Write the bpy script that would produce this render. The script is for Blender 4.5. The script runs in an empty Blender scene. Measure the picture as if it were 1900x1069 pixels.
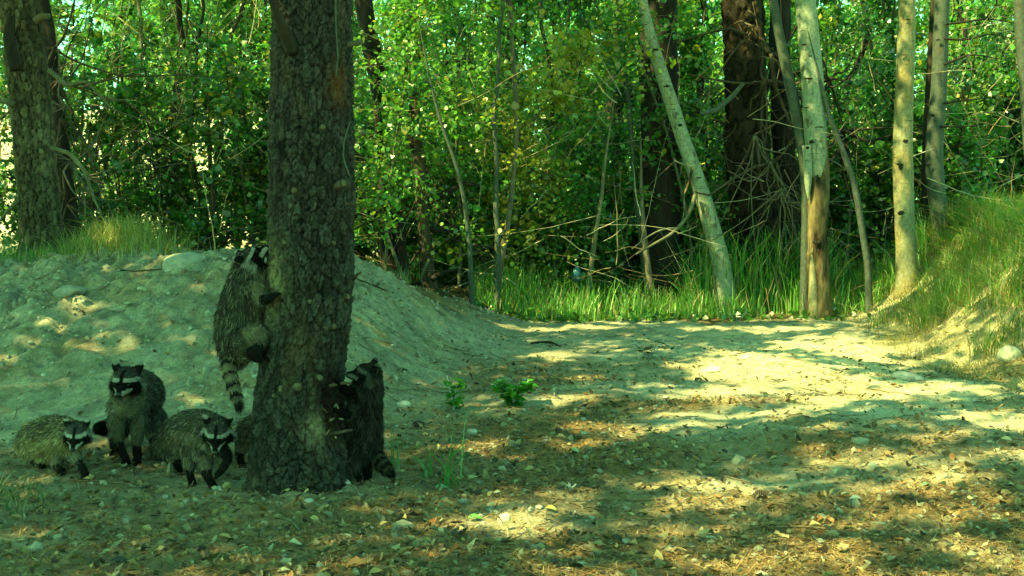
import bpy, math, random
import numpy as np
from mathutils import Vector, Matrix

# ------------------------------------------------------------------ camera, sky, sun, exposure
scene = bpy.context.scene
F = 2037.0                      # focal length in photograph pixels (1900 wide)
CAM = np.array([0.0, 0.0, 0.93])
PITCH = math.radians(2.937)
cam_d = bpy.data.cameras.new('camera')
cam = bpy.data.objects.new('camera', cam_d)
scene.collection.objects.link(cam)
cam.location = CAM
cam.rotation_euler = (math.pi/2 - PITCH, 0, 0)
cam_d.sensor_width = 36.0
cam_d.lens = 36.0*F/1900.0
cam_d.clip_start = 0.05
cam_d.clip_end = 500
scene.camera = cam

SUN = np.array([-0.60, -0.30, 0.74]); SUN /= np.linalg.norm(SUN)
world = bpy.data.worlds.new('World'); scene.world = world
world.use_nodes = True
wn = world.node_tree; wn.nodes.clear()
sky = wn.nodes.new('ShaderNodeTexSky'); sky.sky_type = 'NISHITA'; sky.sun_disc = False
sky.sun_elevation = math.asin(SUN[2]); sky.sun_rotation = math.atan2(SUN[0], SUN[1])
tint = wn.nodes.new('ShaderNodeMix'); tint.data_type = 'RGBA'; tint.blend_type = 'MULTIPLY'
tint.inputs['Factor'].default_value = 1.0
tint.inputs['B'].default_value = (0.44, 1.0, 0.42, 1)       # the camera's strong green rendering of skylight
bg = wn.nodes.new('ShaderNodeBackground'); bg.inputs['Strength'].default_value = 0.15
wo = wn.nodes.new('ShaderNodeOutputWorld')
wn.links.new(sky.outputs['Color'], tint.inputs['A'])
wn.links.new(tint.outputs['Result'], bg.inputs['Color'])
wn.links.new(bg.outputs[0], wo.inputs['Surface'])

sun_d = bpy.data.lights.new('sun', 'SUN'); sun_d.energy = 3.6; sun_d.angle = math.radians(0.5)
sun_d.color = (1.0, 0.93, 0.34)
sun = bpy.data.objects.new('sun', sun_d); scene.collection.objects.link(sun)
sun.rotation_euler = Vector(SUN).to_track_quat('Z', 'Y').to_euler()
sun.location = (-8, -5, 14)

scene.view_settings.view_transform = 'Standard'
scene.view_settings.look = 'None'
scene.view_settings.gamma = 1.0
scene.view_settings.exposure = 2.35
scene.view_settings.use_curve_mapping = False
scene.render.engine = 'CYCLES'
scene.cycles.max_bounces = 6
scene.cycles.diffuse_bounces = 3
scene.cycles.glossy_bounces = 1
scene.cycles.transmission_bounces = 3
scene.cycles.transparent_max_bounces = 4
scene.cycles.caustics_reflective = False
scene.cycles.caustics_refractive = False

RNG = np.random.default_rng(11)
pi = math.pi

# ------------------------------------------------------------------ pixel -> world (1900x1069 photograph pixels)
_ca, _sa = math.cos(PITCH), math.sin(PITCH)
def ray(px, py):
    a, b = (px-950.0)/F, (534.5-py)/F
    return np.array([a, _ca + b*_sa, -_sa + b*_ca])
def at(px, py, Y):
    r = ray(px, py)
    return CAM + r*(Y/r[1])
def ppm(Y): return F/Y

# ------------------------------------------------------------------ noise
def _hash(ix, iy, iz, seed):
    h = (ix.astype(np.int64)*374761393 + iy.astype(np.int64)*668265263 + iz.astype(np.int64)*2147483647*31 + seed*1274126177) & 0xffffffff
    h = ((h ^ (h >> 13))*1274126177) & 0xffffffff
    h = ((h ^ (h >> 16))*2246822519) & 0xffffffff
    h = h ^ (h >> 15)
    return (h & 0xffffff)/float(0xffffff)
def vnoise(x, y, z=None, seed=0):
    x = np.asarray(x, float); y = np.asarray(y, float)
    z = np.zeros_like(x) if z is None else np.asarray(z, float)
    ix, iy, iz = np.floor(x), np.floor(y), np.floor(z)
    fx, fy, fz = x-ix, y-iy, z-iz
    fx, fy, fz = fx*fx*(3-2*fx), fy*fy*(3-2*fy), fz*fz*(3-2*fz)
    r = 0
    two_d = not np.any(fz)
    for dz in ((0,) if two_d else (0, 1)):
        wz = 1.0 if two_d else (fz if dz else 1-fz)
        for dx in (0, 1):
            wx = fx if dx else 1-fx
            for dy in (0, 1):
                wy = fy if dy else 1-fy
                r = r + _hash(ix+dx, iy+dy, iz+dz, seed)*wx*wy*wz
    return r*2-1
def fbm(x, y, z=None, octaves=3, seed=0):
    r = 0; a = 1.0; s = 1.0
    for k in range(octaves):
        r = r + a*vnoise(np.asarray(x)*s, np.asarray(y)*s, None if z is None else np.asarray(z)*s, seed+k*17)
        a *= .5; s *= 2.03
    return r
def voronoi(x, y, seed=0, wrap=None):
    ix, iy = np.floor(x), np.floor(y)
    f1 = np.full(x.shape, 9.0); f2 = np.full(x.shape, 9.0); cid = np.zeros(x.shape)
    for dx in (-1, 0, 1):
        for dy in (-1, 0, 1):
            cx, cy = ix+dx, iy+dy
            hx = np.mod(cx, wrap) if wrap else cx
            jx = _hash(hx, cy, hx*0, seed); jy = _hash(hx, cy, hx*0+5, seed); c = _hash(hx, cy, hx*0+9, seed)
            d = np.hypot(cx+jx-x, cy+jy-y)
            m = d < f1
            f2 = np.where(m, f1, np.minimum(f2, d)); cid = np.where(m, c, cid); f1 = np.where(m, d, f1)
    return f1, f2, cid
def sst(t):
    t = np.clip(t, 0, 1); return t*t*(3-2*t)

# ------------------------------------------------------------------ terrain height
def mound_t(x, y):
    tf = (y-5.0-0.12*np.sin(x*1.7))/2.7
    tr = (-0.50+(y-5.5)*0.135+0.05*np.sin(y*3)-x)/1.45
    k = .22
    h = np.clip(.5+.5*(tr-tf)/k, 0, 1)
    return tr*(1-h)+tf*h-k*h*(1-h)
def bank_t(x, y):
    return (x-(2.78+(y-6)*.125+.10*np.sin(y*1.9+1)))/1.75
def H(x, y, micro=True):
    x = np.asarray(x, float); y = np.asarray(y, float)
    m = sst(mound_t(x, y))
    back = 1-.55*sst((y-8.7)/3.0)
    z = .72*m*back
    z = z + .09*np.exp(-((x+3.0)**2/.25+(y-8.25)**2/.3))
    b = sst(bank_t(x, y))*np.clip((y-3.5)/3, 0, 1)
    z = z + 1.02*b*(1-.3*sst((y-13)/6))
    z = z + 3.6*sst((y-17)/16)*sst((3-x)/9)
    z = z + 1.2*sst((y-20)/25)
    z = z + .05*fbm(x*.5, y*.5, octaves=2, seed=3)*sst((y-2)/3)
    if micro:
        near = np.clip((22-y)/8, 0, 1)
        z = z + near*(.016*fbm(x*2.1, y*2.1, octaves=2, seed=5)+.010*fbm(x*7, y*7, octaves=3, seed=8))
        rough = np.clip(m*1.5, 0, 1)
        n = fbm(x*13, y*13, octaves=3, seed=21)
        z = z + near*(.010+.024*rough)*n + near*rough*.010*np.abs(fbm(x*22, y*22, octaves=2, seed=23))
        z = z + near*rough*.026*np.clip(fbm(x*5.0, y*5.0+x, octaves=3, seed=31), -.4, 1)
        z = z - near*rough*.030*np.clip(.35-np.abs(vnoise(x*3.2+.6*vnoise(x*2, y*2, seed=36), y*.9, seed=35))*2, 0, 1)    # runnels washed down the face
    z = z + .018*np.exp(-((x+.78)**2+(y-4.07)**2)/.085)
    return z
def hz(x, y): return float(H(np.array([x]), np.array([y]))[0])
def ground_at(px, py):
    r = ray(px, py); t = np.arange(2.0, 30, .025)
    Q = CAM+r*t[:, None]
    hit = np.nonzero(Q[:, 2] <= H(Q[:, 0], Q[:, 1]))[0]
    return Q[hit[0]] if len(hit) else Q[-1]
def on_ground(px, Y, up=0.0):
    x = (px-950)/F*Y
    return np.array([x, Y, hz(x, Y)+up])

# ------------------------------------------------------------------ mesh building
class MB:
    """gathers faces of any size, with one colour per point"""
    def __init__(s): s.V = []; s.F = []; s.C = []; s.n = 0
    def add(s, V, Fs, C=None):
        V = np.asarray(V, float).reshape(-1, 3)
        if C is None: C = np.ones((len(V), 3))*.5
        C = np.broadcast_to(np.asarray(C, float), (len(V), 3))
        s.V.append(V); s.C.append(C)
        for f in (Fs if isinstance(Fs, list) else [Fs]):
            s.F.append(np.asarray(f, np.int64)+s.n)
        s.n += len(V)
        return s
    def build(s, name, mat, parent=None, smooth=False, data_only=False):
        V = np.concatenate(s.V); C = np.concatenate(s.C)
        me = bpy.data.meshes.new(name)
        me.vertices.add(len(V)); me.vertices.foreach_set('co', V.astype(np.float32).ravel())
        tot = np.concatenate([np.full(len(f), f.shape[1]) for f in s.F]).astype(np.int32)
        vi = np.concatenate([f.ravel() for f in s.F]).astype(np.int32)
        me.loops.add(len(vi)); me.loops.foreach_set('vertex_index', vi)
        me.polygons.add(len(tot))
        st = np.concatenate([[0], np.cumsum(tot)[:-1]]).astype(np.int32)
        me.polygons.foreach_set('loop_start', st)
        me.polygons.foreach_set('use_smooth', np.full(len(tot), smooth))
        ca = me.color_attributes.new('Col', 'FLOAT_COLOR', 'POINT')
        ca.data.foreach_set('color', np.concatenate([C, np.ones((len(C), 1))], 1).astype(np.float32).ravel())
        me.update(calc_edges=True)
        me.materials.append(mat)
        return me if data_only else link(name, me, parent)
def link(name, data, parent=None):
    o = bpy.data.objects.new(name, data); scene.collection.objects.link(o)
    if parent is not None: o.parent = parent
    return o
def tag(o, label=None, cat=None, group=None, kind=None):
    if label: o['label'] = label
    if cat: o['category'] = cat
    if group: o['group'] = group
    if kind: o['kind'] = kind
    return o
def empty(name, loc=(0, 0, 0), label=None, cat=None, group=None, rz=0, sc=1):
    o = link(name, None); o.location = tuple(float(v) for v in loc); o.rotation_euler = (0, 0, rz); o.scale = (sc, sc, sc)
    o.empty_display_size = .1
    return tag(o, label, cat, group)
def copy_tree(o, parent=None):
    c = o.copy(); scene.collection.objects.link(c); c.parent = parent
    for ch in list(o.children): copy_tree(ch, c)
    return c

def norm(a): return a/np.maximum(np.linalg.norm(a, axis=-1, keepdims=True), 1e-9)
def tubes(P, R, seg=3):
    """P[n,m,3] curves, R[n,m] radii -> V, F (open ends, tapering)"""
    P = np.asarray(P, float); R = np.asarray(R, float); n, m, _ = P.shape
    T = np.gradient(P, axis=1) if m > 1 else P*0
    T = norm(T)
    D = norm(P[:, -1]-P[:, 0])[:, None, :]
    ref = np.where(np.abs(D[..., 2:3]) > .8, np.array([1.0, .1, 0]), np.array([.1, .05, 1.0]))
    ref = np.broadcast_to(ref, T.shape)
    A = norm(np.cross(T, ref)); B = np.cross(T, A)
    th = np.arange(seg)*2*pi/seg
    V = P[:, :, None]+R[:, :, None, None]*(np.cos(th)[:, None]*A[:, :, None]+np.sin(th)[:, None]*B[:, :, None])
    idx = np.arange(n*m*seg).reshape(n, m, seg)
    a = idx[:, :-1]; b = np.roll(a, -1, 2); c = idx[:, 1:]; d = np.roll(c, -1, 2)
    Fq = np.stack([a, b, d, c], -1).reshape(-1, 4)
    return V.reshape(-1, 3), Fq
def strips(P, W, S, tip=True):
    """P[n,m,3] centre lines, W[n,m] widths, S[n,3] side vectors"""
    n, m, _ = P.shape
    L = P-S[:, None]*W[..., None]*.5; Rr = P+S[:, None]*W[..., None]*.5
    V = np.stack([L, Rr], 2)
    idx = np.arange(n*m*2).reshape(n, m, 2)
    q = np.stack([idx[:, :-1, 0], idx[:, :-1, 1], idx[:, 1:, 1], idx[:, 1:, 0]], -1).reshape(-1, 4)
    return V.reshape(-1, 3), q
def rand_unit(rng, n):
    return norm(rng.normal(size=(n, 3)))
HEX = np.array([[0, -.5, 0], [.36, -.28, .06], [.42, .12, .07], [0, .56, 0], [-.42, .12, .07], [-.36, -.28, .06]])
QUAD = np.array([[0, -.55, 0], [.38, 0, .1], [0, .55, 0], [-.38, 0, .1]])
def leaves(rng, P, size, col, colvar=.25, shape=QUAD, flat=.4, narrow=1.0, yellow=0.0, ycol=(.30, .27, .03)):
    n = len(P); k = len(shape)
    size = size*np.exp(rng.normal(size=n)*.22)
    N = norm(rng.normal(size=(n, 3))+np.array([0, 0, flat*2]))
    A = norm(np.cross(N, rand_unit(rng, n))); B = np.cross(N, A)
    s = size*rng.uniform(.6, 1.25, n)
    V = P[:, None]+s[:, None, None]*(shape[None, :, 0:1]*narrow*A[:, None]+shape[None, :, 1:2]*B[:, None]+shape[None, :, 2:3]*N[:, None])
    c = np.asarray(col)*(1+colvar*rng.normal(size=(n, 1)))*(1+.10*rng.normal(size=(n, 3)))
    if yellow > 0:
        m = rng.random(n) < yellow
        c[m] = np.asarray(ycol)*(1+.25*rng.normal(size=(m.sum(), 1)))
    C = np.repeat(np.clip(c, .003, 1), k, 0)
    return V.reshape(-1, 3), np.arange(n*k).reshape(n, k), C

def trunk_mesh(pts, rad, seg=16, step=.06, noise=.0, nscale=6.0, seed=0, col=(.5, .5, .5), wob=0.0, mb=None, bark=None):
    """one smooth tapering trunk through pts, resampled every step metres"""
    pts = np.asarray(pts, float); rad = np.asarray(rad, float)
    d = np.concatenate([[0], np.cumsum(np.linalg.norm(np.diff(pts, axis=0), axis=1))])
    n = max(3, int(d[-1]/step)); t = np.linspace(0, d[-1], n)
    w = max(1, int(n/len(pts)/2))
    P = np.stack([np.interp(t, d, pts[:, i]) for i in range(3)], 1); R = np.interp(t, d, rad)
    if len(pts) > 2 and w > 1:
        ker = np.ones(2*w+1)/(2*w+1)
        Q = np.pad(P, ((w, w), (0, 0)), mode='reflect', reflect_type='odd')
        P = np.stack([np.convolve(Q[:, i], ker, 'valid') for i in range(3)], 1)
        R = np.convolve(np.pad(R, (w, w), mode='reflect', reflect_type='odd'), ker, 'valid')
    if wob: P[:, 0] += wob*fbm(t*1.5, t*0+seed, seed=seed); P[:, 1] += wob*fbm(t*1.5, t*0+seed+9, seed=seed+1)
    T = norm(np.gradient(P, axis=0))
    ref = np.array([0, 1.0, .02]) if abs(T[len(T)//2][1]) < .8 else np.array([0, 0, 1.0])
    A = norm(np.cross(T, ref)); B = np.cross(T, A)
    th = np.arange(seg)*2*pi/seg
    RR = np.repeat(R[:, None], seg, 1)
    if noise:
        TH = np.broadcast_to(th, RR.shape); TT = np.broadcast_to(t[:, None], RR.shape)
        RR = RR*(1+noise*fbm(np.cos(TH)*nscale*.3, np.sin(TH)*nscale*.3, TT*nscale*.5, octaves=3, seed=seed+3))
    if bark:                     # (cells round, cell height, relief, colour, crack colour with painted-in crevice shade)
        TH = np.broadcast_to(th, RR.shape); TT = np.broadcast_to(t[:, None], RR.shape)
        wx = .4*fbm(np.cos(TH)*3, np.sin(TH)*3, TT*7, octaves=2, seed=seed+50)
        f1, f2, cid = voronoi(TH/(2*pi)*bark[0]+wx, TT/bark[1]+wx, seed=seed, wrap=bark[0])
        e = sst((f2-f1)/.16); fine = fbm(np.cos(TH)*9, np.sin(TH)*9, TT*30, octaves=3, seed=seed+70)
        RR = RR+bark[2]*(e*(.4+.8*cid)+.4*fine-.5)
        big = np.clip(.5+.8*fbm(np.cos(TH)*1.5, np.sin(TH)*1.5, TT*2, octaves=3, seed=seed+9), 0, 1)
        col = (np.asarray(bark[4])*(1-e[..., None])+np.asarray(bark[3])*e[..., None]*(.55+.7*cid[..., None]))*(.65+.7*big[..., None])
        col = np.clip(col*(1+.2*fine[..., None]), .004, .7).reshape(-1, 3)
    V = P[:, None]+RR[..., None]*(np.cos(th)[None, :, None]*A[:, None]+np.sin(th)[None, :, None]*B[:, None])
    idx = np.arange(n*seg).reshape(n, seg)
    a = idx[:-1]; b = np.roll(a, -1, 1); c = idx[1:]; e = np.roll(c, -1, 1)
    q = np.stack([a, b, e, c], -1).reshape(-1, 4)
    mb = mb or MB()
    mb.add(V.reshape(-1, 3), [q, idx[-1][None, :], idx[0][::-1][None, :]], col)
    return mb

# ------------------------------------------------------------------ materials
def nodes(name):
    m = bpy.data.materials.new(name); m.use_nodes = True
    nt = m.node_tree; nt.nodes.clear()
    out = nt.nodes.new('ShaderNodeOutputMaterial')
    return m, nt, out
def N(nt, t, **kw):
    n = nt.nodes.new(t)
    for k, v in kw.items():
        if hasattr(n, k): setattr(n, k, v)
        else: n.inputs[k].default_value = v
    return n
def noise_tex(nt, scale, detail=3, rough=.55, stretch=None, coord='Object', dist=0):
    tc = nt.nodes.new('ShaderNodeTexCoord'); mp = nt.nodes.new('ShaderNodeMapping')
    nt.links.new(tc.outputs[coord], mp.inputs['Vector'])
    if stretch: mp.inputs['Scale'].default_value = stretch
    n = N(nt, 'ShaderNodeTexNoise'); n.inputs['Scale'].default_value = scale; n.inputs['Detail'].default_value = detail
    n.inputs['Roughness'].default_value = rough; n.inputs['Distortion'].default_value = dist
    nt.links.new(mp.outputs[0], n.inputs['Vector'])
    return n
def ramp(nt, src, stops):
    r = nt.nodes.new('ShaderNodeValToRGB'); e = r.color_ramp.elements
    while len(e) < len(stops): e.new(.5)
    for i, (p, c) in enumerate(stops):
        e[i].position = p; e[i].color = (*c, 1) if len(c) == 3 else c
    nt.links.new(src, r.inputs[0]); return r
def mult(nt, a, b, fac=1.0):
    m = nt.nodes.new('ShaderNodeMix'); m.data_type = 'RGBA'; m.blend_type = 'MULTIPLY'; m.inputs['Factor'].default_value = fac
    nt.links.new(a, m.inputs['A']); nt.links.new(b, m.inputs['B']); return m.outputs['Result']
def mixc(nt, fac, a, b):
    m = nt.nodes.new('ShaderNodeMix'); m.data_type = 'RGBA'
    nt.links.new(fac, m.inputs['Factor'])
    for s, k in ((a, 'A'), (b, 'B')):
        if isinstance(s, tuple): m.inputs[k].default_value = (*s, 1)
        else: nt.links.new(s, m.inputs[k])
    return m.outputs['Result']
def bump(nt, h, strength=.5, dist=.01, prev=None):
    b = nt.nodes.new('ShaderNodeBump'); b.inputs['Strength'].default_value = strength; b.inputs['Distance'].default_value = dist
    nt.links.new(h, b.inputs['Height'])
    if prev is not None: nt.links.new(prev, b.inputs['Normal'])
    return b.outputs[0]
def finish(nt, out, color, rough=.85, normal=None, spec=.25):
    p = nt.nodes.new('ShaderNodeBsdfPrincipled')
    if isinstance(color, tuple): p.inputs['Base Color'].default_value = (*color, 1)
    else: nt.links.new(color, p.inputs['Base Color'])
    p.inputs['Roughness'].default_value = rough; p.inputs['Specular IOR Level'].default_value = spec
    if normal is not None: nt.links.new(normal, p.inputs['Normal'])
    nt.links.new(p.outputs[0], out.inputs['Surface']); return p
def col_attr(nt):
    a = nt.nodes.new('ShaderNodeVertexColor'); a.layer_name = 'Col'; return a.outputs['Color']

def mat_leaf(name, trans=.40, gloss=.06, rough=.45):
    m, nt, out = nodes(name)
    c = col_attr(nt)
    d = nt.nodes.new('ShaderNodeBsdfDiffuse'); nt.links.new(c, d.inputs['Color'])
    t = nt.nodes.new('ShaderNodeBsdfTranslucent')
    g = N(nt, 'ShaderNodeGamma'); g.inputs['Gamma'].default_value = .72; nt.links.new(c, g.inputs['Color'])
    tm = nt.nodes.new('ShaderNodeMix'); tm.data_type = 'RGBA'; tm.blend_type = 'MULTIPLY'; tm.inputs['Factor'].default_value = 1
    tm.inputs['B'].default_value = (.85, 1.0, .4, 1); nt.links.new(g.outputs[0], tm.inputs['A'])
    nt.links.new(tm.outputs['Result'], t.inputs['Color'])
    x = nt.nodes.new('ShaderNodeMixShader'); x.inputs[0].default_value = trans
    nt.links.new(d.outputs[0], x.inputs[1]); nt.links.new(t.outputs[0], x.inputs[2])
    gl = nt.nodes.new('ShaderNodeBsdfGlossy'); gl.inputs['Roughness'].default_value = rough
    gl.inputs['Color'].default_value = (1, 1, 1, 1)
    y = nt.nodes.new('ShaderNodeMixShader'); y.inputs[0].default_value = gloss
    nt.links.new(x.outputs[0], y.inputs[1]); nt.links.new(gl.outputs[0], y.inputs[2])
    nt.links.new(y.outputs[0], out.inputs['Surface'])
    return m
def mat_attr(name, rough=.85, nscale=30, amt=.35, bstr=.3, bdist=.004, spec=.2, stretch=None):
    m, nt, out = nodes(name)
    n = noise_tex(nt, nscale, 4, .6, stretch)
    r = ramp(nt, n.outputs['Fac'], [(.3, (1-amt,)*3), (.7, (1+amt,)*3)])
    c = mult(nt, col_attr(nt), r.outputs[0])
    finish(nt, out, c, rough, bump(nt, n.outputs['Fac'], bstr, bdist), spec)
    return m
def mat_bark(name, stops, scale=18, stretch=(1, 1, .25), bstr=.8, bdist=.012, rough=.9, patch=None):
    m, nt, out = nodes(name)
    n = noise_tex(nt, scale, 5, .65, stretch)
    r = ramp(nt, n.outputs['Fac'], stops)
    c = r.outputs[0]
    if patch:
        n2 = noise_tex(nt, patch[0], 3, .6, (1, 1, .5))
        f = ramp(nt, n2.outputs['Fac'], [(patch[1], (0, 0, 0)), (patch[1]+.06, (1, 1, 1))])
        c = mixc(nt, f.outputs[0], c, patch[2])
    finish(nt, out, c, rough, bump(nt, n.outputs['Fac'], bstr, bdist), .15)
    return m
def mat_aspen(name, base, dark=(.05, .045, .03), warm=(.40, .30, .12), warmth=.62):
    m, nt, out = nodes(name)
    big = noise_tex(nt, 2.2, 3, .6, (1, 1, .8))
    f = ramp(nt, big.outputs['Fac'], [(warmth-.1, (0, 0, 0)), (warmth+.1, (1, 1, 1))])
    c = mixc(nt, f.outputs[0], base, warm)
    lent = noise_tex(nt, 9, 4, .6, (1.1, 1.1, 9.0), dist=.4)       # short dark horizontal lenticels
    f2 = ramp(nt, lent.outputs['Fac'], [(.60, (0, 0, 0)), (.67, (1, 1, 1))])
    c = mixc(nt, f2.outputs[0], c, dark)
    sc = noise_tex(nt, 3.2, 5, .75, (1.6, 1.6, .9))
    f3 = ramp(nt, sc.outputs['Fac'], [(.58, (0, 0, 0)), (.66, (.85, .85, .85))])
    c = mixc(nt, f3.outputs[0], c, dark)
    fine = noise_tex(nt, 45, 3, .6, (1, 1, .6))
    rr = ramp(nt, fine.outputs['Fac'], [(.3, (.6,)*3), (.7, (1.2,)*3)])
    c = mult(nt, c, rr.outputs[0])
    finish(nt, out, c, .7, bump(nt, lent.outputs['Fac'], .4, .006), .25)
    return m
def mat_plain(name, color, rough=.6, spec=.3, nscale=40, amt=.2):
    m, nt, out = nodes(name)
    n = noise_tex(nt, nscale, 3)
    r = ramp(nt, n.outputs['Fac'], [(.3, tuple(v*(1-amt) for v in color)), (.7, tuple(min(1, v*(1+amt)) for v in color))])
    finish(nt, out, r.outputs[0], rough, None, spec); return m

M = {}
M['leaf'] = mat_leaf('leaf', .48, .05, .35)
M['grass'] = mat_leaf('grass_blade', .35, .05)
M['litter'] = mat_leaf('dry_litter', .12, .03, .6)
M['twig'] = mat_attr('twig_bark', .9, 25, .3)
M['stone'] = mat_attr('stone', .85, 22, .25, .4, .006)
M['fur'] = mat_leaf('fur', .0, .012, .4)
M['skin'] = mat_attr('fur_undercoat', .95, 90, .3, .5, .004, .03)
M['eye'] = mat_plain('wet_eye', (.006, .005, .004), .12, .6)
M['nose'] = mat_plain('nose_leather', (.012, .011, .011), .35, .5)
M['pine_bark'] = mat_attr('scaly_pine_bark', .92, 60, .45, .9, .005, .05)
M['cut_wood'] = mat_plain('cut_wood', (.095, .078, .042), .8, .2, 60, .35)
M['brown_bark'] = mat_bark('brown_bark', [(.30, (.018, .014, .010)), (.55, (.065, .05, .035)), (.75, (.13, .10, .07))], 14, (1, 1, .22))
M['dark_bark'] = mat_bark('dark_bark', [(.30, (.008, .007, .006)), (.60, (.028, .023, .018)), (.8, (.06, .05, .038))], 14, (1, 1, .2))
M['left_bark'] = mat_bark('grey_pine_bark', [(.30, (.035, .032, .025)), (.5, (.12, .105, .075)), (.72, (.27, .23, .15))], 20, (1, 1, .55), patch=(5, .60, (.30, .23, .12)))
M['peeling_bark'] = mat_bark('peeling_bark', [(.30, (.012, .010, .008)), (.5, (.05, .035, .022)), (.7, (.12, .08, .045))], 16, (1, 1, .25), patch=(4.0, .56, (.36, .22, .09)))
M['stripped_wood'] = mat_bark('stripped_wood', [(.38, (.012, .009, .005)), (.5, (.08, .06, .03)), (.66, (.19, .145, .07))], 8, (1, 1, .22))
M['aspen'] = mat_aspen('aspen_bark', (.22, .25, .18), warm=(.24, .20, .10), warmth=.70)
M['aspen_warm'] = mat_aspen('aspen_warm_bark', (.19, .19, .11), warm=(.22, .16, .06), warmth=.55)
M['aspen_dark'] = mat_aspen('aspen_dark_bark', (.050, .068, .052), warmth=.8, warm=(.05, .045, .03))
M['pale_stem'] = mat_bark('pale_stem_bark', [(.30, (.05, .05, .03)), (.6, (.13, .13, .08)), (.8, (.22, .21, .13))], 10, (1, 1, .5))
M['twig_grey'] = mat_bark('grey_twig_bark', [(.30, (.05, .045, .035)), (.6, (.14, .12, .085)), (.8, (.24, .21, .15))], 20, (1, 1, .5))
# ------------------------------------------------------------------ ground
def build_ground():
    def axis(lo, hi, step, far_lo, far_hi, grow=1.12):
        a = list(np.arange(lo, hi, step)); s = step*1.6; v = a[-1]
        while v < far_hi: v += s; a.append(v); s *= grow
        s = step*1.6; v = lo; b = []
        while v > far_lo: v -= s; b.append(v); s *= grow
        return np.array(b[::-1]+a)
    xs = axis(-4.6, 5.2, .0235, -150, 150); ys = axis(2.6, 12.2, .0235, -150, 260)
    X, Y = np.meshgrid(xs, ys)
    Z = H(X, Y)
    n, m = X.shape
    V = np.stack([X, Y, Z], -1).reshape(-1, 3)
    idx = np.arange(n*m).reshape(n, m)
    q = np.stack([idx[:-1, :-1], idx[:-1, 1:], idx[1:, 1:], idx[1:, :-1]], -1).reshape(-1, 4)
    mt = sst(mound_t(X, Y)*2.5); bt = np.clip(bank_t(X, Y)*1.6, 0, 1)
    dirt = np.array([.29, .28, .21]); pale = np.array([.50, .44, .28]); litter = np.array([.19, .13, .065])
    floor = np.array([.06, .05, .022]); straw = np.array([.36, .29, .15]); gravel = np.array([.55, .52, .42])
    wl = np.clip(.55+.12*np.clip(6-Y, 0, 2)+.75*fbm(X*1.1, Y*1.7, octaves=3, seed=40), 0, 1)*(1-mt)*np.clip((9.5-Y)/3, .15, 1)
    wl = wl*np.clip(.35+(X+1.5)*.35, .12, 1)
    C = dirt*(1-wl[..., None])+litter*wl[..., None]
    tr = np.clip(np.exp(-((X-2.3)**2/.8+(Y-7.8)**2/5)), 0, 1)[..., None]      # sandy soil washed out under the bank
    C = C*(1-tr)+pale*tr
    C = C*(1-.75*bt[..., None])+straw*.75*bt[..., None]
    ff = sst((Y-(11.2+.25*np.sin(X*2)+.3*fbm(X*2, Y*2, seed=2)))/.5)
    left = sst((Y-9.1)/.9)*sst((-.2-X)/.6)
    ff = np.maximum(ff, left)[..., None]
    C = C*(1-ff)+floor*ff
    gr = (sst((Y-18)/3)*sst((1.5-X)/4))[..., None]
    C = C*(1-gr)+gravel*gr
    gr2 = (sst((Y-22)/3)*(1-gr[..., 0]))[..., None]
    C = C*(1-gr2)+np.array([.20, .24, .07])*gr2
    cl = fbm(X*14, Y*14, octaves=3, seed=78)
    C = C*(1-.14*mt[..., None])*(1+.16*mt*fbm(X*3, Y*3, octaves=3, seed=90))[..., None]
    C = C*(1-.55*(mt*np.clip(cl-.15, 0, 1))[..., None]*np.array([.8, .9, 1.0]))
    rust = (mt*np.clip(fbm(X*2.5, Y*3.5, octaves=3, seed=79)-.25, 0, .5))[..., None]
    C = C*(1-rust)+np.array([.24, .17, .09])*rust
    C = C*(1+.20*fbm(X*9, Y*9, octaves=3, seed=77)[..., None])
    m_, nt, out = nodes('forest_ground')
    c = col_attr(nt)
    n1 = noise_tex(nt, 22, 5, .65); n2 = noise_tex(nt, 90, 4, .7); n3 = noise_tex(nt, 5, 3, .6)
    r1 = ramp(nt, n1.outputs['Fac'], [(.3, (.72, .72, .72)), (.7, (1.25, 1.25, 1.25))])
    r2 = ramp(nt, n2.outputs['Fac'], [(.32, (.65, .65, .62)), (.7, (1.3, 1.3, 1.28))])
    r3 = ramp(nt, n3.outputs['Fac'], [(.35, (.82, .85, .88)), (.65, (1.15, 1.1, 1.0))])
    c = mult(nt, mult(nt, mult(nt, c, r1.outputs[0]), r2.outputs[0]), r3.outputs[0])
    nb = bump(nt, n1.outputs['Fac'], .7, .012); nb = bump(nt, n2.outputs['Fac'], .8, .005, nb)
    finish(nt, out, c, .95, nb, .1)
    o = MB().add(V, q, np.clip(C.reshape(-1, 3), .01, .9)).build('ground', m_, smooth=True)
    tag(o, 'dry dirt track with a soil mound on the left and a sloping bank on the right', kind='structure')
build_ground()

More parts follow.
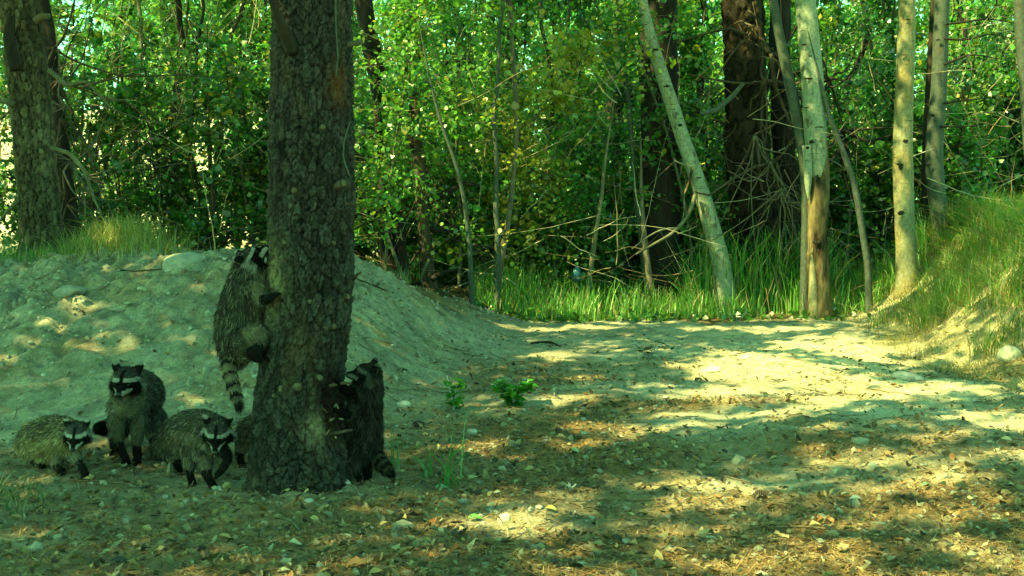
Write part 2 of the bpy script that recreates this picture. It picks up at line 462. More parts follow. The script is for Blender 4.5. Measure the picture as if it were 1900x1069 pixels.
# ------------------------------------------------------------------ litter on the ground (nobody could count it)
def scatter(n, rng, dens):
    """random ground points in the part of the place the photograph shows, thinning with distance"""
    out = []
    while sum(map(len, out)) < n:
        y = 2.7+(rng.random(60000)**1.25)*9.2
        x = (rng.random(60000)*2-1)*(.50*y+.25)
        k = rng.random(60000) < dens(x, y)
        out.append(np.stack([x[k], y[k]], 1))
    return np.concatenate(out)[:n]
def litter_w(x, y):
    mt = np.clip(mound_t(x, y)*3, 0, 1)
    w = np.clip(.42+.2*np.clip(6-y, 0, 2)+.7*fbm(x*1.1, y*1.7, octaves=3, seed=40), .10, 1)*(1-.62*mt)
    w = w*np.clip(.65+(x+1.2)*.35, .45, 1)*np.clip((10.5-y)/4, .12, 1)
    return w*np.clip(1.2-bank_t(x, y), .3, 1)
def build_litter():
    rng = np.random.default_rng(5)
    # dry leaves: curled six-sided blades
    P2 = scatter(21000, rng, litter_w); n = len(P2)
    P = np.stack([P2[:, 0], P2[:, 1], H(P2[:, 0], P2[:, 1])+rng.uniform(.002, .014, n)+.022*np.clip(fbm(P2[:, 0]*4, P2[:, 1]*4, octaves=2, seed=47), 0, 1)*rng.random(n)], 1)
    Nn = norm(rng.normal(size=(n, 3))*.50+np.array([0, 0, 1]))
    A = norm(np.cross(Nn, rand_unit(rng, n))); B = np.cross(Nn, A)
    s = .008+.028*rng.random(n)**2.2
    shape = np.array([[0, -.6, .0], [.38, -.25, .18], [.42, .18, .22], [0, .65, .05], [-.42, .18, .2], [-.38, -.25, .16], [0, 0, -.02]])
    cu = rng.uniform(-.6, 1.4, n)
    sh = np.repeat(shape[None], n, 0)*(1+.25*rng.normal(size=(n, 7, 3))); sh[..., 2] *= cu[:, None]*1.3
    sh[..., 0] *= rng.uniform(.5, 1.0, n)[:, None]
    V = P[:, None]+s[:, None, None]*(sh[..., 0:1]*A[:, None]+sh[..., 1:2]*B[:, None]+sh[..., 2:3]*Nn[:, None])
    base = np.arange(n)[:, None]*7
    F1 = np.stack([np.concatenate([base+6, base+k, base+(k+1) % 6], 1) for k in range(6)], 1).reshape(-1, 3)
    pal = np.array([[.17, .12, .06], [.26, .18, .08], [.09, .06, .03], [.38, .29, .14], [.06, .045, .025], [.24, .21, .12], [.25, .12, .04], [.36, .33, .22]])
    C = .74*pal[rng.integers(0, 8, n)]*(1+.25*rng.normal(size=(n, 1)))
    o = MB().add(V.reshape(-1, 3), F1, np.repeat(np.clip(C, .02, .6), 7, 0)).build('leaf_litter', M['litter'])
    tag(o, 'curled dry brown leaves scattered over the dirt track', 'leaf litter', kind='stuff')
    # needles
    P2 = scatter(60000, rng, litter_w); n = len(P2)
    c = np.stack([P2[:, 0], P2[:, 1], H(P2[:, 0], P2[:, 1])+rng.uniform(.002, .012, n)], 1)
    a = rng.uniform(0, 2*pi, n); d = np.stack([np.cos(a), np.sin(a), rng.normal(size=n)*.12], 1)
    L = rng.uniform(.02, .045, n)
    mid = c+np.array([0, 0, .003])
    Pn = np.stack([c-d*L[:, None], mid, c+d*L[:, None]], 1)
    S = norm(np.cross(d, np.array([0, 0, 1.0])))
    W = np.repeat(rng.uniform(.0012, .0022, n)[:, None], 3, 1); W[:, 2] *= .5
    V, q = strips(Pn, W, S)
    pal = np.array([[.22, .135, .06], [.30, .19, .085], [.13, .08, .04], [.36, .27, .14]])
    C = pal[rng.integers(0, 4, n)]*(1+.2*rng.normal(size=(n, 1)))
    o = MB().add(V, q, np.repeat(np.clip(C, .02, .6), 6, 0)).build('pine_needles', M['litter'])
    tag(o, 'rust brown fallen pine needles matted over the track', 'pine needles', kind='stuff')
    # pebbles and clods
    P2 = scatter(8000, rng, lambda x, y: .35+.65*np.clip(mound_t(x, y)*2+.2, 0, 1)*1.0); n = len(P2)
    s = .005+.014*rng.random(n)**3.0
    ico = ico_pts(); k = len(ico[0])
    sc = rng.uniform(.6, 1.2, (n, 1, 3))*np.array([1, 1, .62])
    V = ico[0][None]*sc*(1+.16*rng.normal(size=(n, k, 1)))*s[:, None, None]
    a = rng.uniform(0, 2*pi, n); ca, sa = np.cos(a)[:, None], np.sin(a)[:, None]
    V = np.stack([V[..., 0]*ca-V[..., 1]*sa, V[..., 0]*sa+V[..., 1]*ca, V[..., 2]], -1)
    P = np.stack([P2[:, 0], P2[:, 1], H(P2[:, 0], P2[:, 1])+s*.25], 1)
    V = V+P[:, None]
    Fq = (ico[1][None]+np.arange(n)[:, None, None]*k).reshape(-1, 3)
    C = np.array([.27, .265, .215])*(1+.22*rng.normal(size=(n, 1)))*(1+.04*rng.normal(size=(n, 3)))
    o = MB().add(V.reshape(-1, 3), Fq, np.repeat(np.clip(C, .08, .6), k, 0)).build('gravel', M['stone'])
    tag(o, 'small pebbles and clods of soil over mound and track', 'gravel', kind='stuff')
    # fallen twigs
    P2 = scatter(420, rng, lambda x, y: .2+.8*litter_w(x, y)); n = len(P2)
    a = rng.uniform(0, 2*pi, n); L = rng.uniform(.04, .16, n)
    t = np.linspace(-1, 1, 5)
    d = np.stack([np.cos(a), np.sin(a)], 1)
    XY = P2[:, None]+d[:, None]*t[None, :, None]*L[:, None, None]
    XY = XY+rng.normal(size=(n, 5, 2))*.004
    Z = H(XY[..., 0], XY[..., 1])+.007
    R = np.repeat(rng.uniform(.0015, .0035, n)[:, None], 5, 1)
    V, q = tubes(np.concatenate([XY, Z[..., None]], -1), R, 4)
    o = MB().add(V, q, (.16, .12, .07)).build('fallen_twigs', M['twig'])
    tag(o, 'thin dry twigs lying among the leaf litter', 'twigs', kind='stuff')
def ico_pts(sub=1):
    import bmesh
    bm = bmesh.new(); bmesh.ops.create_icosphere(bm, subdivisions=sub, radius=1)
    v = np.array([x.co[:] for x in bm.verts]); f = np.array([[q.index for q in x.verts] for x in bm.faces]); bm.free()
    return v, f
build_litter()
def build_clods():
    rng = np.random.default_rng(15)
    P2 = scatter(3600, rng, lambda x, y: .012+.988*np.clip(mound_t(x, y)*4, 0, 1)*np.clip(.5+fbm(x*2, y*2, octaves=3, seed=44), 0, 1)); n = len(P2)
    s = .006+.022*rng.random(n)**3.5; ico = ico_pts(); k = len(ico[0])
    V = ico[0][None]*rng.uniform(.6, 1.3, (n, 1, 3))*(1+.25*rng.normal(size=(n, k, 1)))*s[:, None, None]
    P = np.stack([P2[:, 0], P2[:, 1], H(P2[:, 0], P2[:, 1])+s*.1], 1)
    C = np.array([.24, .23, .17])*(1+.18*rng.normal(size=(n, 1)))
    o = MB().add((V+P[:, None]).reshape(-1, 3), (ico[1][None]+np.arange(n)[:, None, None]*k).reshape(-1, 3), np.repeat(np.clip(C, .05, .5), k, 0)).build('soil_clods', M['stone'])
    tag(o, 'crumbled lumps of dry soil on the mound face', 'soil', kind='stuff')
build_clods()

# ------------------------------------------------------------------ single stones, fallen leaves, cone, sticks
def stone(name, px, py, w, label, col=(.36, .35, .29), flat=.65, cat='stone', seed=1, group=None, sink=.25):
    p = ground_at(px, py); r = w/2/ppm(p[1])
    v, f = ico_pts(4)
    rng = np.random.default_rng(seed)
    off = rng.uniform(0, 50, 3)
    d = 1+.24*fbm(v[:, 0]*1.1+off[0], v[:, 1]*1.1+off[1], v[:, 2]*1.1+off[2], octaves=4, seed=seed)
    v = v*d[:, None]*np.array([1, .85, flat])*r
    v[:, 2] = np.maximum(v[:, 2], -r*flat*.6)
    o = MB().add(v, f, col).build(name, M['stone'], smooth=True)
    o.location = (p[0], p[1]+r*.4, p[2]+r*flat*(.5-sink)); o.rotation_euler = (0, rng.uniform(-.15, .15), rng.uniform(-.4, .4))
    tag(o, label, cat, group)
    return o
stone('boulder', 330, 496, 100, 'pale smooth boulder half buried on the crest of the soil mound', (.27, .27, .22), .46, 'boulder', 21, sink=.36)
stone('boulder', 1876, 672, 44, 'rounded pale boulder at the foot of the right hand bank', (.50, .46, .33), .95, 'boulder', 8, sink=.0)
stone('stone', 747, 757, 26, 'rounded pale stone on the mound foot beside the pair of young plants', (.42, .41, .35), .8, seed=4)
stone('stone', 874, 806, 24, 'rounded grey stone on the track behind the tall thin grass stems', seed=5)
stone('stone', 405, 912, 22, 'pale rounded stone in front of the raccoon with the lowered head', (.46, .45, .36), seed=6)
stone('stone', 937, 972, 26, 'pale upright pebble near the bottom of the track', (.48, .42, .30), 1.1, seed=7)
stone('stone', 572, 934, 20, 'light stone lying against the front of the big trunk', (.42, .42, .38), seed=9)
stone('stone', 232, 968, 24, 'flat grey stone at the lower left below the pale raccoon', seed=10, flat=.45)
stone('stone', 890, 898, 18, 'dull grey stone on the track right of the bent grass blades', seed=12)
stone('stone', 214, 472, 12, 'small white stone among the grass on the mound top', (.6, .6, .52), seed=13)
stone('stone', 1688, 705, 60, 'low grey slab of packed soil at the foot of the bank', (.30, .31, .27), .35, seed=14)
stone('stone', 1322, 690, 40, 'pale flat stone in the sunny part of the track', (.50, .45, .32), .4, seed=15)
stone('stone', 1385, 668, 30, 'small sunlit stone higher up the sunny part of the track', (.50, .45, .32), .5, seed=16)
stone('stone', 855, 985, 18, 'small yellowish pebble at the bottom edge of the track', (.46, .40, .22), seed=18)
stone('stone', 120, 545, 60, 'dusty flat rock showing through the soil near the top of the mound', (.24, .24, .19), .45, seed=19, sink=.48)

def fallen_leaf(px, py, w, col, label, rz=0.3):
    p = ground_at(px, py); s = w/ppm(p[1])
    mb = MB(); n = 9; t = np.linspace(0, 1, n)
    wd = np.sin(t*pi)**.7*.32*(1-.25*t)
    z = .06*np.sin(t*pi*1.3)
    L = np.stack([t-.5, -wd, z+.10*wd/.3], 1); C = np.stack([t-.5, 0*t, z], 1); R = np.stack([t-.5, wd, z+.16*wd/.3], 1)
    V = np.stack([L, C, R], 1).reshape(-1, 3)*s
    i = np.arange(n*3).reshape(n, 3)
    q = np.concatenate([np.stack([i[:-1, k], i[:-1, k+1], i[1:, k+1], i[1:, k]], -1) for k in (0, 1)])
    mb.add(V, q, col)
    o = mb.build('fallen_leaf', M['litter']); o.location = (p[0], p[1], p[2]+.018); o.rotation_euler = (.12, .05, rz)
    return tag(o, label, 'leaf')
fallen_leaf(882, 972, 30, (.10, .26, .07), 'fresh green fallen leaf at the bottom of the track', .1)
fallen_leaf(1022, 954, 24, (.42, .42, .10), 'yellow green fallen leaf near the bottom of the track', -.4)
fallen_leaf(820, 914, 26, (.10, .22, .12), 'bluish green fallen leaf right of the big trunk', .3)
fallen_leaf(1066, 844, 22, (.30, .36, .20), 'pale green fallen leaf in the middle of the track', -.8)
fallen_leaf(1720, 910, 22, (.10, .26, .14), 'green fallen leaf in the shaded right of the track', .2)
fallen_leaf(1765, 960, 36, (.34, .20, .09), 'large orange brown curled leaf at the lower right', 1.0)
fallen_leaf(1170, 868, 26, (.40, .36, .2), 'broad straw coloured leaf lying flat mid track', 1.3)
fallen_leaf(1590, 936, 28, (.42, .42, .34), 'whitish dry leaf in the shaded lower right of the track', .0)

def pine_cone(px, py, w, label):
    p = ground_at(px, py); s = w/ppm(p[1])
    root = empty('pine_cone', (p[0], p[1], p[2]+s*.3), label, 'pine cone')
    v, f = ico_pts(3)
    MB().add(v*np.array([.42, .26, .26])*s, f, (.03, .025, .02)).build('core', M['twig'], root)
    mb = MB(); k = 70
    i = np.arange(k); t = (i+.5)/k; ang = i*2.39996
    x = (t-.5)*.9*s; r = np.sqrt(np.maximum(0, 1-((t-.5)*2)**2))*.26*s
    for j in range(k):
        c = np.array([x[j], r[j]*math.cos(ang[j]), r[j]*math.sin(ang[j])])
        n = norm(np.array([.35, math.cos(ang[j]), math.sin(ang[j])])); a = norm(np.cross(n, [1, 0, 0])); b = np.cross(n, a)
        h = .09*s
        V = np.array([c-a*h, c+a*h, c+n*h*1.3+a*h*.7, c+n*h*1.3-a*h*.7, c+b*h*.5+n*h*.5])
        mb.add(V, [np.array([[0, 1, 2, 3]]), np.array([[3, 2, 4], [0, 3, 4], [2, 1, 4]])], (.07, .055, .045))
    mb.build('scale', M['twig'], root)
    root.children[1]['kind'] = 'stuff'
    root.rotation_euler = (0, .1, .3)
pine_cone(1410, 928, 30, 'dark open pine cone on the shaded track')
pine_cone(776, 795, 24, 'small dark pine cone beside the bent grass left of the track')

def stick(name, pxs, w, label, mat='pale_stem', cat='stick', lift=.012, Y=None, group=None):
    if Y is None: P = [ground_at(a, b)+np.array([0, 0, lift]) for a, b in pxs]
    else: P = [at(a, b, Y) for a, b in pxs]
    o = trunk_mesh(P, [w*1.0, *[w]*(len(P)-2), w*.5], 7, .03, .15, 30, 5).build(name, M[mat], smooth=True)
    return tag(o, label, cat, group)
stick('dry_stick', [(515, 966), (540, 972), (556, 990)], .006, 'pale bent dry stick at the bottom edge below the trunk')
stick('dry_stick', [(190, 502), (240, 507), (300, 503)], .008, 'thin brown stick lying across the mound top', 'brown_bark')
stick('dry_stick', [(660, 520), (700, 535), (730, 548)], .007, 'thin grey stick lying on the mound right of the trunk', 'brown_bark')
stick('dry_stick', [(985, 640), (1020, 636), (1040, 646)], .010, 'short dark stick on the shaded track near the mound', 'dark_bark')
# ------------------------------------------------------------------ the big pine in front
TY = 4.07
def px_center(tab, z):       # tab: (py, left px, right px) at depth TY
    zz = np.array([at(0, r[0], TY)[2] for r in tab]); o = np.argsort(zz)
    cx = np.array([(r[1]+r[2])/2 for r in tab], float)[o]; w = np.array([(r[2]-r[1])/2 for r in tab], float)[o]
    k = TY/F
    return np.interp(z, zz[o], (cx-950)*k), np.interp(z, zz[o], w*k)
PINE = [(-2400, 560, 640), (-900, 545, 650), (-300, 520, 660), (0, 508, 658), (100, 506, 658), (250, 501, 660), (400, 497, 660), (500, 496, 657), (560, 492, 654), (620, 486, 648),
        (680, 478, 640), (740, 470, 637), (800, 464, 642), (860, 462, 648), (900, 461, 652), (945, 454, 660)]
def pine_surface(th, z):
    cx, r = px_center(PINE, z)
    r = r*(1+(.05*np.cos(3*th+1)+.17*np.abs(np.cos(2.5*th+.4))**1.5)*np.exp(-np.clip(z+.05, 0, 9)/.085))
    # eaten-out hollow low on the right hand front
    a = np.angle(np.exp(1j*(th-math.radians(-22))))
    g = np.exp(-(a/.42)**2-((z-.30)/.15)**2)
    r = r*(1-.36*g)
    g2 = np.exp(-(np.angle(np.exp(1j*(th-math.radians(-38))))/.3)**2-((z-1.46)/.08)**2)
    r = r*(1-.07*g2)
    return cx, r, g, g2
def build_pine():
    root = empty('pine_tree', (-.78, TY, 0), 'thick dark scaly pine trunk standing in front with a hollow low on its right side', 'tree')
    rng = np.random.default_rng(2)
    seg = 300
    zs = np.concatenate([np.arange(-.12, 1.95, .0052), np.arange(1.96, 9.0, .12)])
    th = np.arange(seg)*2*pi/seg
    TH, Z = np.meshgrid(th, zs)
    cx, r, g, g2 = pine_surface(TH, Z)
    wu = TH/(2*pi)*36; 
    wx = .35*fbm(np.cos(TH)*3, np.sin(TH)*3, Z*9, octaves=2, seed=50); wy = .35*fbm(np.cos(TH)*3, np.sin(TH)*3, Z*9, octaves=2, seed=60)
    low = np.clip(1.2-Z*1.1, .0, 1)                       # broader plates near the base
    f1, f2, cid = voronoi(wu+wx*1.1, Z*17+wy, seed=4, wrap=36)
    e = sst((f2-f1)/.13)
    f1b, f2b, cidb = voronoi(wu*2+wx*2, Z*60+wy*2, seed=14, wrap=72)
    e2 = sst((f2b-f1b)/.16)
    fine = fbm(np.cos(TH)*14, np.sin(TH)*14, Z*60, octaves=3, seed=70)
    disp = .0105*e*(.25+1.0*cid)*(.6+.6*low)+.0070*e2*(.2+1.3*cidb)+.0048*fine
    whorl = np.exp(-(np.angle(np.exp(1j*(TH-math.radians(-80))))/.75)**2-((Z-1.49)/.07)**2)
    disp = disp+whorl*(.010+.016*fbm(np.cos(TH)*5, np.sin(TH)*5, Z*16, octaves=3, seed=95))
    disp = disp*(1-.7*g)+g*.012*fbm(np.cos(TH)*9, np.sin(TH)*9, Z*24, octaves=3, seed=90)
    R = r+disp-.017
    x0 = px_center(PINE, Z)[0]
    V = np.stack([x0+R*np.cos(TH), TY+R*np.sin(TH), Z], -1)
    base = np.array([.027, .0255, .022])
    C = base*(.55+.75*cid[..., None])*(.75+.5*cidb[..., None])
    C = C*(.20+1.05*e[..., None])*(.45+.75*e2[..., None])  # cracks darkened in the colour to imitate shade between the plates
    warm = np.clip(fbm(np.cos(TH)*2, np.sin(TH)*2, Z*4, octaves=3, seed=33)-.25, 0, 1)[..., None]
    C = C*(1-warm*.6)+np.array([.075, .055, .035])*warm*.6
    pat = np.exp(-(np.angle(np.exp(1j*(TH-math.radians(-138))))/.42)**2-((Z-.74+.0*TH)/.13)**2)*np.clip(.7+.8*fine, 0, 1)    # pale patch on the left front
    C = C*(1-pat[..., None]*.8)+np.array([.22, .19, .10])*pat[..., None]*.8
    C = C*(1-g[..., None]*.75)+np.array([.035, .018, .012])*g[..., None]*.75
    chew = np.exp(-(np.angle(np.exp(1j*(TH-math.radians(-58))))/.22)**2-((Z-.22)/.05)**2)
    C = C*(1-chew[..., None]*.9)+np.array([.22, .18, .11])*chew[..., None]*.9
    C = C*(1-g2[..., None]*.8)+np.array([.10, .045, .02])*g2[..., None]*.8
    n, m = TH.shape
    idx = np.arange(n*m).reshape(n, m)
    a = idx[:-1]; b = np.roll(a, -1, 1); c = idx[1:]; d = np.roll(c, -1, 1)
    q = np.stack([a, b, d, c], -1).reshape(-1, 4)
    o = MB().add(V.reshape(-1, 3)-np.array([-.78, TY, 0]), q, np.clip(C.reshape(-1, 3), .008, .6)).build('trunk', M['pine_bark'], root, smooth=True)
    # sawn branch stubs, each with a pale end
    def stub(px, py, rad, length, tilt=0.0, up=.25, pale=True, mat='brown_bark'):
        z = at(px, py, TY)[2]
        for it in range(3):
            cxx, rr = px_center(PINE, np.array([z])); cxx, rr = cxx[0], rr[0]
            xw = (px-950)/F*(TY-rr*.9)
            s = np.clip((xw-cxx)/rr, -.98, .98)
            y = TY-rr*math.sqrt(1-s*s); z = at(px, py, y)[2]
        nrm = norm(np.array([s, -math.sqrt(1-s*s), up])); nrm = norm(nrm+np.array([tilt, 0, 0]))
        p0 = np.array([cxx+s*rr*.9, TY-math.sqrt(1-s*s)*rr*.9, z])-nrm*.01; p1 = p0+nrm*(length+.012)
        loc = np.array([-.78, TY, 0])
        o = trunk_mesh([p0-loc, (p0+p1)/2-loc, p1-loc], [rad*1.35, rad*1.1, rad], 12, .006, .1, 20, int(px)).build('branch_stub', M[mat], root, smooth=True)
        if pale:
            v, f = ico_pts(2)
            a_ = norm(np.cross(nrm, [0, 0, 1.0])); b_ = np.cross(nrm, a_)
            W = p1-loc+(v[:, 0:1]*a_*rad*.85*(1+.2*np.sin(v[:, 1:2]*3+px))+v[:, 1:2]*b_*rad*.75*(1+.2*np.sin(v[:, 0:1]*4))+v[:, 2:3]*nrm*.004)
            MB().add(W, f, (.34, .25, .1)).build('cut_end', M['cut_wood'], o)
        return o
    for px, py, rd, ln in [(602, 237, .011, .012), (627, 346, .014, .045), (547, 355, .011, .012), (528, 452, .010, .014), (619, 452, .010, .010),
                           (575, 561, .009, .010), (634, 554, .011, .030), (617, 607, .011, .012), (588, 704, .013, .030), (520, 723, .014, .012),
                           (551, 719, .017, .012), (502, 735, .009, .006)]:
        stub(px, py, rd, ln)
    stub(668, 83, .010, .055, .9, .35, mat='pale_stem'); 
    # stubs sticking out to the right near the hollow, a dead limb high up, a scar with torn bark
    loc = np.array([-.78, TY, 0])
    def limb(pxs, Y, rads, mat, name='limb', nz=.15):
        P = [at(a, b, y)-loc for (a, b), y in zip(pxs, Y if isinstance(Y, (list, tuple)) else [Y]*len(pxs))]
        return trunk_mesh(P, rads, 9, .02, nz, 20, int(pxs[0][0])).build(name, M[mat], root, smooth=True)
    limb([(612, 716), (640, 710), (652, 712)], [3.95, 3.93, 3.9], [.007, .006, .004], 'brown_bark')
    limb([(615, 806), (640, 800), (652, 798)], [3.95, 3.90, 3.88], [.008, .006, .005], 'brown_bark')
    limb([(545, 95), (528, 60), (512, 22), (500, -10)], [3.94, 3.88, 3.84, 3.8], [.028, .022, .014, .010], 'dark_bark')
    limb([(655, 520), (664, 508), (670, 505)], [4.0, 3.98, 3.96], [.006, .005, .004], 'brown_bark')
    limb([(660, 370), (655, 380), (640, 378)], [3.95, 3.93, 3.93], [.006, .006, .006], 'brown_bark')
    for pxs in ([(622, -20), (624, 60), (627, 110), (623, 145)], [(650, 225), (640, 255), (636, 290), (646, 320), (652, 332)]):
        limb(pxs, 3.885, [.0028]*len(pxs), 'aspen_dark', 'vine')
    # chewed splinters in the hollow
    for i in range(8):
        a, b = rng.uniform(596, 640), rng.uniform(745, 815)
        y = rng.uniform(3.89, 3.93)
        p = at(a, b, y); d = np.array([rng.uniform(-.02, .02), -.004, rng.uniform(.0, .03)])
        trunk_mesh([p-loc, p+d*.5-loc, p+d-loc], [.003, .0035, .0015], 5, .01).build('splinter', M['twig_grey'] if i % 3 else M['peeling_bark'], root)
    return root
pine = build_pine()

# ------------------------------------------------------------------ other trunks (photograph pixels at a chosen depth)
def ptree(name, label, mat, Y, rows, cat='tree', base=True, noise=.06, seg=18, nscale=6, top=5.5, wob=0, group=None, step=.05, bark=None):
    """rows: (px, py, width px) from the top down to the foot"""
    P = []; R = []
    rows = sorted(rows, key=lambda r: r[1])
    (x0, y0, w0), (x1, y1, w1) = rows[0], rows[1]
    p0, p1 = at(x0, y0, Y), at(x1, y1, Y)
    d = norm(p0-p1)
    if p0[2] < top and d[2] > .3 and y0 <= 20:
        k = (top-p0[2])/d[2]; P.append(p0+d*k); R.append(w0/2/ppm(Y)*.7); P.append(p0+d*k*.5); R.append(w0/2/ppm(Y)*.85)
    if y0 > 20: P.append(p0+d*.7+np.array([.05, 0, 0])); R.append(w0/2/ppm(Y)*.25)
    for a, b, w in rows: P.append(at(a, b, Y)); R.append(w/2/ppm(Y))
    if base:
        f = P[-1]; g = hz(f[0], f[1])
        P.append(np.array([f[0]+(f[0]-P[-2][0])*.1, f[1], min(g, f[2]-.02)-.12])); R.append(R[-1]*1.25)
    fx, fy = P[-1][0], P[-1][1]
    root = empty(name, (fx, fy, hz(fx, fy)), label, cat, group)
    loc = np.array(root.location)
    o = trunk_mesh(np.array(P)-loc, R, seg, step, noise, nscale, int(rows[0][0])+7, wob=wob, bark=bark).build('trunk', M[mat], root, smooth=True)
    root['_Y'] = Y
    return root
def limb_on(root, pxs, Y, rads, mat, name='limb', nz=.1, step=.04, seg=7):
    loc = np.array(root.location)
    if not isinstance(Y, (list, tuple)): Y = [Y]*len(pxs)
    P = [at(a, b, y)-loc for (a, b), y in zip(pxs, Y)]
    if not isinstance(rads, (list, tuple)): rads = list(np.linspace(rads, rads*.35, len(P)))
    return trunk_mesh(P, rads, seg, step, nz, 15, int(pxs[0][0])).build(name, M[mat], root, smooth=True)
def knots(root, Y, spots, kr=.02, mat='dark_bark', rt=.1):
    loc = np.array(root.location)
    v, f = ico_pts(3)
    for (px, py, w, h) in spots:
        p = at(px, py, Y-rt)-loc
        d = 1+.5*fbm(v[:, 0]*2+px, v[:, 1]*2, v[:, 2]*2, octaves=2, seed=int(py))
        V = v*d[:, None]*np.array([w/3.0/ppm(Y), .010, h/4.2/ppm(Y)])+p
        MB().add(V, f, (.05, .04, .03)).build('knot', M[mat], root, smooth=True)

lt = ptree('pine_tree', 'rough grey pine at the far left behind the grassy mound top', 'pine_bark', 8.7,
           [(34, -30, 64), (42, 60, 66), (58, 200, 68), (68, 330, 66), (76, 420, 68), (80, 490, 78)], noise=.05, seg=120, nscale=14, step=.017, bark=(26, .07, .020, (.085, .075, .048), (.014, .012, .009)))
limb_on(lt, [(66, 40), (80, 28), (92, 30)], 8.5, [.035, .028, .022], 'cut_wood', 'branch_stub')
limb_on(lt, [(25, 195), (10, 186), (-10, 190)], 8.5, [.03, .02, .015], 'pale_stem', 'branch_stub')
limb_on(lt, [(30, 130), (15, 70), (20, 30)], 8.45, [.05, .045, .03], 'dark_bark', 'limb')
for pts in ([(95, 275), (130, 285), (158, 318), (175, 370), (190, 400)], [(38, 370), (20, 385), (0, 410)], [(90, 130), (125, 160), (160, 150), (205, 200)]):
    limb_on(lt, pts, 8.6, .022, 'pale_stem')

a = ptree('dark_stem_tree', 'dark slanting stem with dead limbs just right of the far left pine', 'dark_bark', 9.6,
          [(75, -10, 26), (92, 60, 24), (106, 200, 24), (118, 300, 28), (128, 400, 34), (135, 480, 36)], noise=.15)
rng_t = np.random.default_rng(77)
def dead_limbs(root, start, n, Y, spread=(120, 140), mat='twig_dark', r0=.012, seed=0, down=.3, name='dead_branch', wig=11):
    rng = np.random.default_rng(seed)
    for i in range(n):
        sx, sy = start[rng.integers(len(start))]
        a = rng.uniform(-pi, pi); L = rng.uniform(.5, 1)
        pts = [(sx, sy)]; dx, dy = math.cos(a)*spread[0]*L/5, (math.sin(a)+down)*spread[1]*L/5
        for k in range(5):
            dx += rng.normal()*wig; dy += rng.normal()*wig
            pts.append((pts[-1][0]+dx, pts[-1][1]+dy))
        ys = list(Y+np.cumsum(rng.normal(size=6)*.06))
        limb_on(root, pts, ys, r0*rng.uniform(.5, 1.3), mat, name, .12, .05, 5)
dead_limbs(a, [(110, 150), (112, 220), (118, 300), (100, 90), (125, 380)], 40, 9.4, (150, 120), 'brown_bark', .011, 3)
dead_limbs(a, [(120, 200), (130, 300), (150, 330)], 22, 9.3, (150, 130), 'twig_grey', .008, 4)
v = ptree('broken_snag', 'thick broken dark snag showing right beside the top of the big trunk', 'dark_bark', 12.1,
          [(672, -10, 30), (684, 50, 32), (692, 110, 30), (699, 150, 20), (702, 240, 14), (706, 330, 14), (714, 400, 26), (722, 470, 34), (726, 515, 40)], noise=.2)
limb_on(v, [(700, 395), (690, 398), (655, 402)], 12.0, [.05, .04, .03], 'dark_bark')
limb_on(v, [(702, 400), (716, 430), (738, 490), (748, 520)], 11.8, [.018, .018, .02, .02], 'pale_stem')
limb_on(v, [(742, 400), (745, 450), (752, 515)], 11.9, [.05, .05, .06], 'dark_bark')
limb_on(v, [(700, 110), (708, 125), (712, 132)], 11.9, [.04, .03, .02], 'peeling_bark', 'branch_stub')
d1 = ptree('dark_trunk_tree', 'slim dark trunk with crooked side limbs behind the mound right of the big trunk', 'brown_bark', 12.0,
           [(776, 290, 20), (782, 340, 24), (786, 420, 24), (790, 480, 26), (796, 525, 32)], noise=.12)
limb_on(d1, [(776, 292), (760, 250), (766, 190), (750, 120)], 12.0, .05, 'dark_bark')
limb_on(d1, [(790, 375), (815, 366), (840, 350), (860, 340), (890, 345)], 12.0, .05, 'dark_bark')
limb_on(d1, [(786, 400), (805, 430), (830, 425), (845, 450)], 12.0, .04, 'dark_bark')
limb_on(d1, [(800, 520), (820, 505), (850, 500)], 11.8, .035, 'dark_bark')
limb_on(d1, [(796, 480), (780, 515), (788, 540)], 11.8, .02, 'pale_stem')
dead_limbs(d1, [(785, 380), (790, 450), (850, 430)], 16, 12.2, (130, 70), 'brown_bark', .016, 8)
v = ptree('sapling', 'pale thin sapling leaning left at the right shoulder of the mound', 'aspen_dark', 11.2,
          [(800, 160, 5), (820, 235, 6), (845, 300, 7), (862, 370, 8), (872, 460, 9), (876, 560, 11)])
v = ptree('aspen_sapling', 'straight grey green sapling stem just right of the mound', 'aspen_dark', 11.8,
          [(935, -20, 6), (928, 120, 7), (920, 250, 8), (918, 400, 10), (920, 560, 13)], wob=.03)
v = ptree('aspen_sapling', 'pale forked sapling joining the straight grey green stem low down', 'twig_grey', 11.9,
          [(945, -20, 6), (952, 100, 8), (960, 230, 9), (952, 340, 9), (942, 420, 12), (926, 500, 12), (921, 560, 11)])
v = ptree('sapling', 'thin bent straw coloured sapling in the tall grass by the blue bottle', 'pale_stem', 12.2,
          [(1122, 300, 6), (1116, 370, 7), (1104, 440, 9), (1095, 510, 9), (1084, 590, 10)])
v = ptree('sapling', 'slim pale dead stem left of the broad dark trunk', 'aspen_dark', 12.6,
          [(1160, 150, 8), (1167, 190, 11), (1172, 260, 9), (1176, 340, 8), (1186, 420, 10), (1196, 500, 12), (1208, 575, 12)])
limb_on(v, [(1167, 180), (1180, 160), (1200, 150), (1230, 146)], 12.6, .012, 'pale_stem')
dk = ptree('conifer_tree', 'broad nearly black trunk at the far end of the track', 'dark_bark', 12.9,
           [(1222, -30, 70), (1222, 150, 72), (1226, 350, 70), (1230, 500, 72), (1232, 580, 78)], noise=.08, seg=28)
v = ptree('sapling', 'thin pale branchy stick propped against the broad black trunk', 'twig_grey', 12.3,
          [(1190, 370, 8), (1194, 420, 10), (1200, 480, 12), (1212, 560, 13)])
